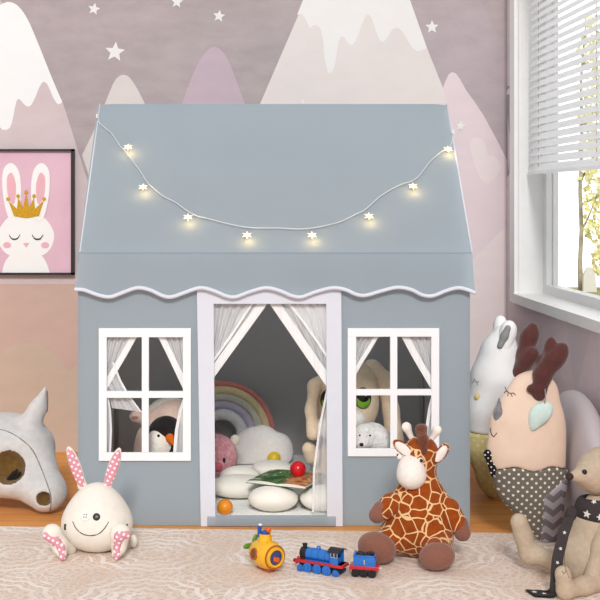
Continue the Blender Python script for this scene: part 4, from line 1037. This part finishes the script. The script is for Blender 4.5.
# shaggy white dog in the right window
Dq = 3.985
dg = thing('shaggy_dog_plush', (W(372, 0, Dq)[0], Dq, MZ), 'shaggy white dog plush leaning in the right window', 'plush toy')
shag = fluffy('white_fur', rgb(246,242,238), 70, 1.0, .1)
hq = uni([ell(W(372,437,Dq-.01), (.052,.05,.046)), ell(W(362,443,Dq-.055), (.024,.024,.020)), ell(W(364,431,Dq-.04), (.028,.022,.022)), ell(W(383,443,Dq-.02), (.030,.035,.035))], .02)
plush('head', hq, shag, dg, .004)
plush('body', uni([ell(c(374,.12,Dq+.02), (.072,.062,.095)), ell(c(374,.21,Dq+.01), (.05,.05,.06))], .05), shag, dg, .006)
for x in (360, 389): plush('paw', ell(c(x,.055,Dq-.075), (.028,.045,.028)), shag, dg, .005)
p, g_ = hit(hq, 361.5, 444.5); m = MB(); m.ball(p, (.0065,.006,.0055)); m.build('nose', fabric('nose_plum', rgb(62,50,56)), dg, True)
for x, y in ((370,435.5), (360,435.5)): p, g_ = hit(hq, x, y); m = MB(); m.ball(p, .0035); m.build('eye', eye, dg, True)
# penguin and peach plush in the left window
De_ = 4.03
pg = thing('penguin_plush', (W(166, 0, De_)[0], De_, MZ), 'black and white penguin plush with orange beak in the left window', 'plush toy')
blk = fluffy('penguin_black', rgb(40,36,36), 110, .5, .2); ivory = fluffy('penguin_white', rgb(248,240,228), 110, .4, .05)
hp = ell(W(166,437,De_), (.062,.056,.068))
plush('head', hp, blk, pg, .005)
fp = uni([ell(W(160,446,De_-.035), (.042,.033,.048)), ell(W(155,438,De_-.033), (.022,.028,.024))], .015)
plush('face', fp, ivory, pg, .004)
plush('body', uni([ell(c(166,.14,De_+.01), (.075,.064,.115)), cap(c(166,.2,De_), c(166,.26,De_), .05, .045)], .04), blk, pg, .006)
plush('belly', ell(c(163,.13,De_-.03), (.055,.045,.095)), ivory, pg, .006)
bk_ = hit(uni([hp, fp], .01), 170, 438)[0]
plush('beak', uni([cap(bk_, bk_+A3([.010,-.030,-.010]), .015,.006), cap(bk_+A3([0,0,-.004]), bk_+A3([.012,-.024,-.016]), .012,.005)], .006), fabric('beak_orange', rgb(226,112,40)), pg, .003)
p, g_ = hit(fp, 158.5, 435.8); m = MB(); m.ball(p, .0048); m.build('eye', eye, pg, True)
for x in (147, 186): plush('foot', ell(c(x,.045,De_-.06), (.026,.04,.018)), fabric('penguin_foot', rgb(222,120,50)), pg, .005)
Dy = 4.30
py_ = thing('peach_pig_plush', (W(164, 0, Dy)[0], Dy, MZ), 'large peach plush pig behind the penguin in the left window', 'plush toy')
pch = fluffy('peach_plush', rgb(240,208,192), 90, .3, .06); crm = fluffy('cream_plush', rgb(238,230,216), 90, .3, .06)
yb = uni([ell(c(166,.13,Dy), (.112,.085,.12)), ell(W(168,430,Dy), (.088,.075,.088)), ell(W(176,424,Dy), (.07,.06,.075))], .05)
plush('body', yb, pch, py_, .007, zmin=MZ+.001)
plush('hood', inter(uni([ell(W(170,424,Dy+.02), (.098,.07,.092))], .03), lambda P: .22*(P[..., 0]-W(165,0,Dy)[0])+zat(412, Dy)-P[..., 2]), crm, py_, .006)
eo = plush('ear', uni([cap(W(146,419,Dy-.035), W(137,416.5,Dy-.065), .026,.020), ell(W(134.5,416.5,Dy-.07), (.018,.014,.015))], .012), pch, py_, .004)
plush('ear_lining', ell(W(135,417.5,Dy-.085), (.013,.006,.006), yawR(0,0,0)), fabric('ear_rose', rgb(196,140,124)), eo, .003)
# ================================================================ LIGHT
w = bpy.data.worlds.new('world'); S.world = w; w.use_nodes = True
bg = w.node_tree.nodes['Background']; bg.inputs[0].default_value = (.975, .985, 1, 1); wt = w.node_tree
def wn(ty, **k):
    x = wt.nodes.new(ty)
    for a, b in k.items(): setattr(x, a, b)
    return x
tc = wn('ShaderNodeTexCoord'); dp = wn('ShaderNodeVectorMath', operation='DOT_PRODUCT'); dp.inputs[1].default_value = (.5, .862, .05)
wt.links.new(tc.outputs['Generated'], dp.inputs[0])
mr = wn('ShaderNodeMapRange', interpolation_type='SMOOTHSTEP'); wt.links.new(dp.outputs['Value'], mr.inputs[0])
for i, v in ((1, .70), (2, .90), (3, .72), (4, 2.0)): mr.inputs[i].default_value = v
wt.links.new(mr.outputs[0], bg.inputs[1])                        # brighter daylight on the window side
def sun(name, dirv, s_, ang, colr):
    l = bpy.data.lights.new(name, 'SUN'); l.energy = s_; l.angle = math.radians(ang); l.color = colr
    o = bpy.data.objects.new(name, l); COL.objects.link(o); o.rotation_euler = Vector(dirv).to_track_quat('-Z', 'Y').to_euler(); o.location = (0, 0, 4)
sun('sun', (.02, .88, -.52), 1.9, 10, (1, .985, .965))
S.view_settings.view_transform = 'Standard'; S.view_settings.look = 'None'; S.view_settings.exposure = 0; S.view_settings.gamma = 1
S.view_settings.use_curve_mapping = False
S.cycles.use_denoising = True; S.cycles.max_bounces = 8; S.cycles.transparent_max_bounces = 24; S.cycles.sample_clamp_indirect = 4
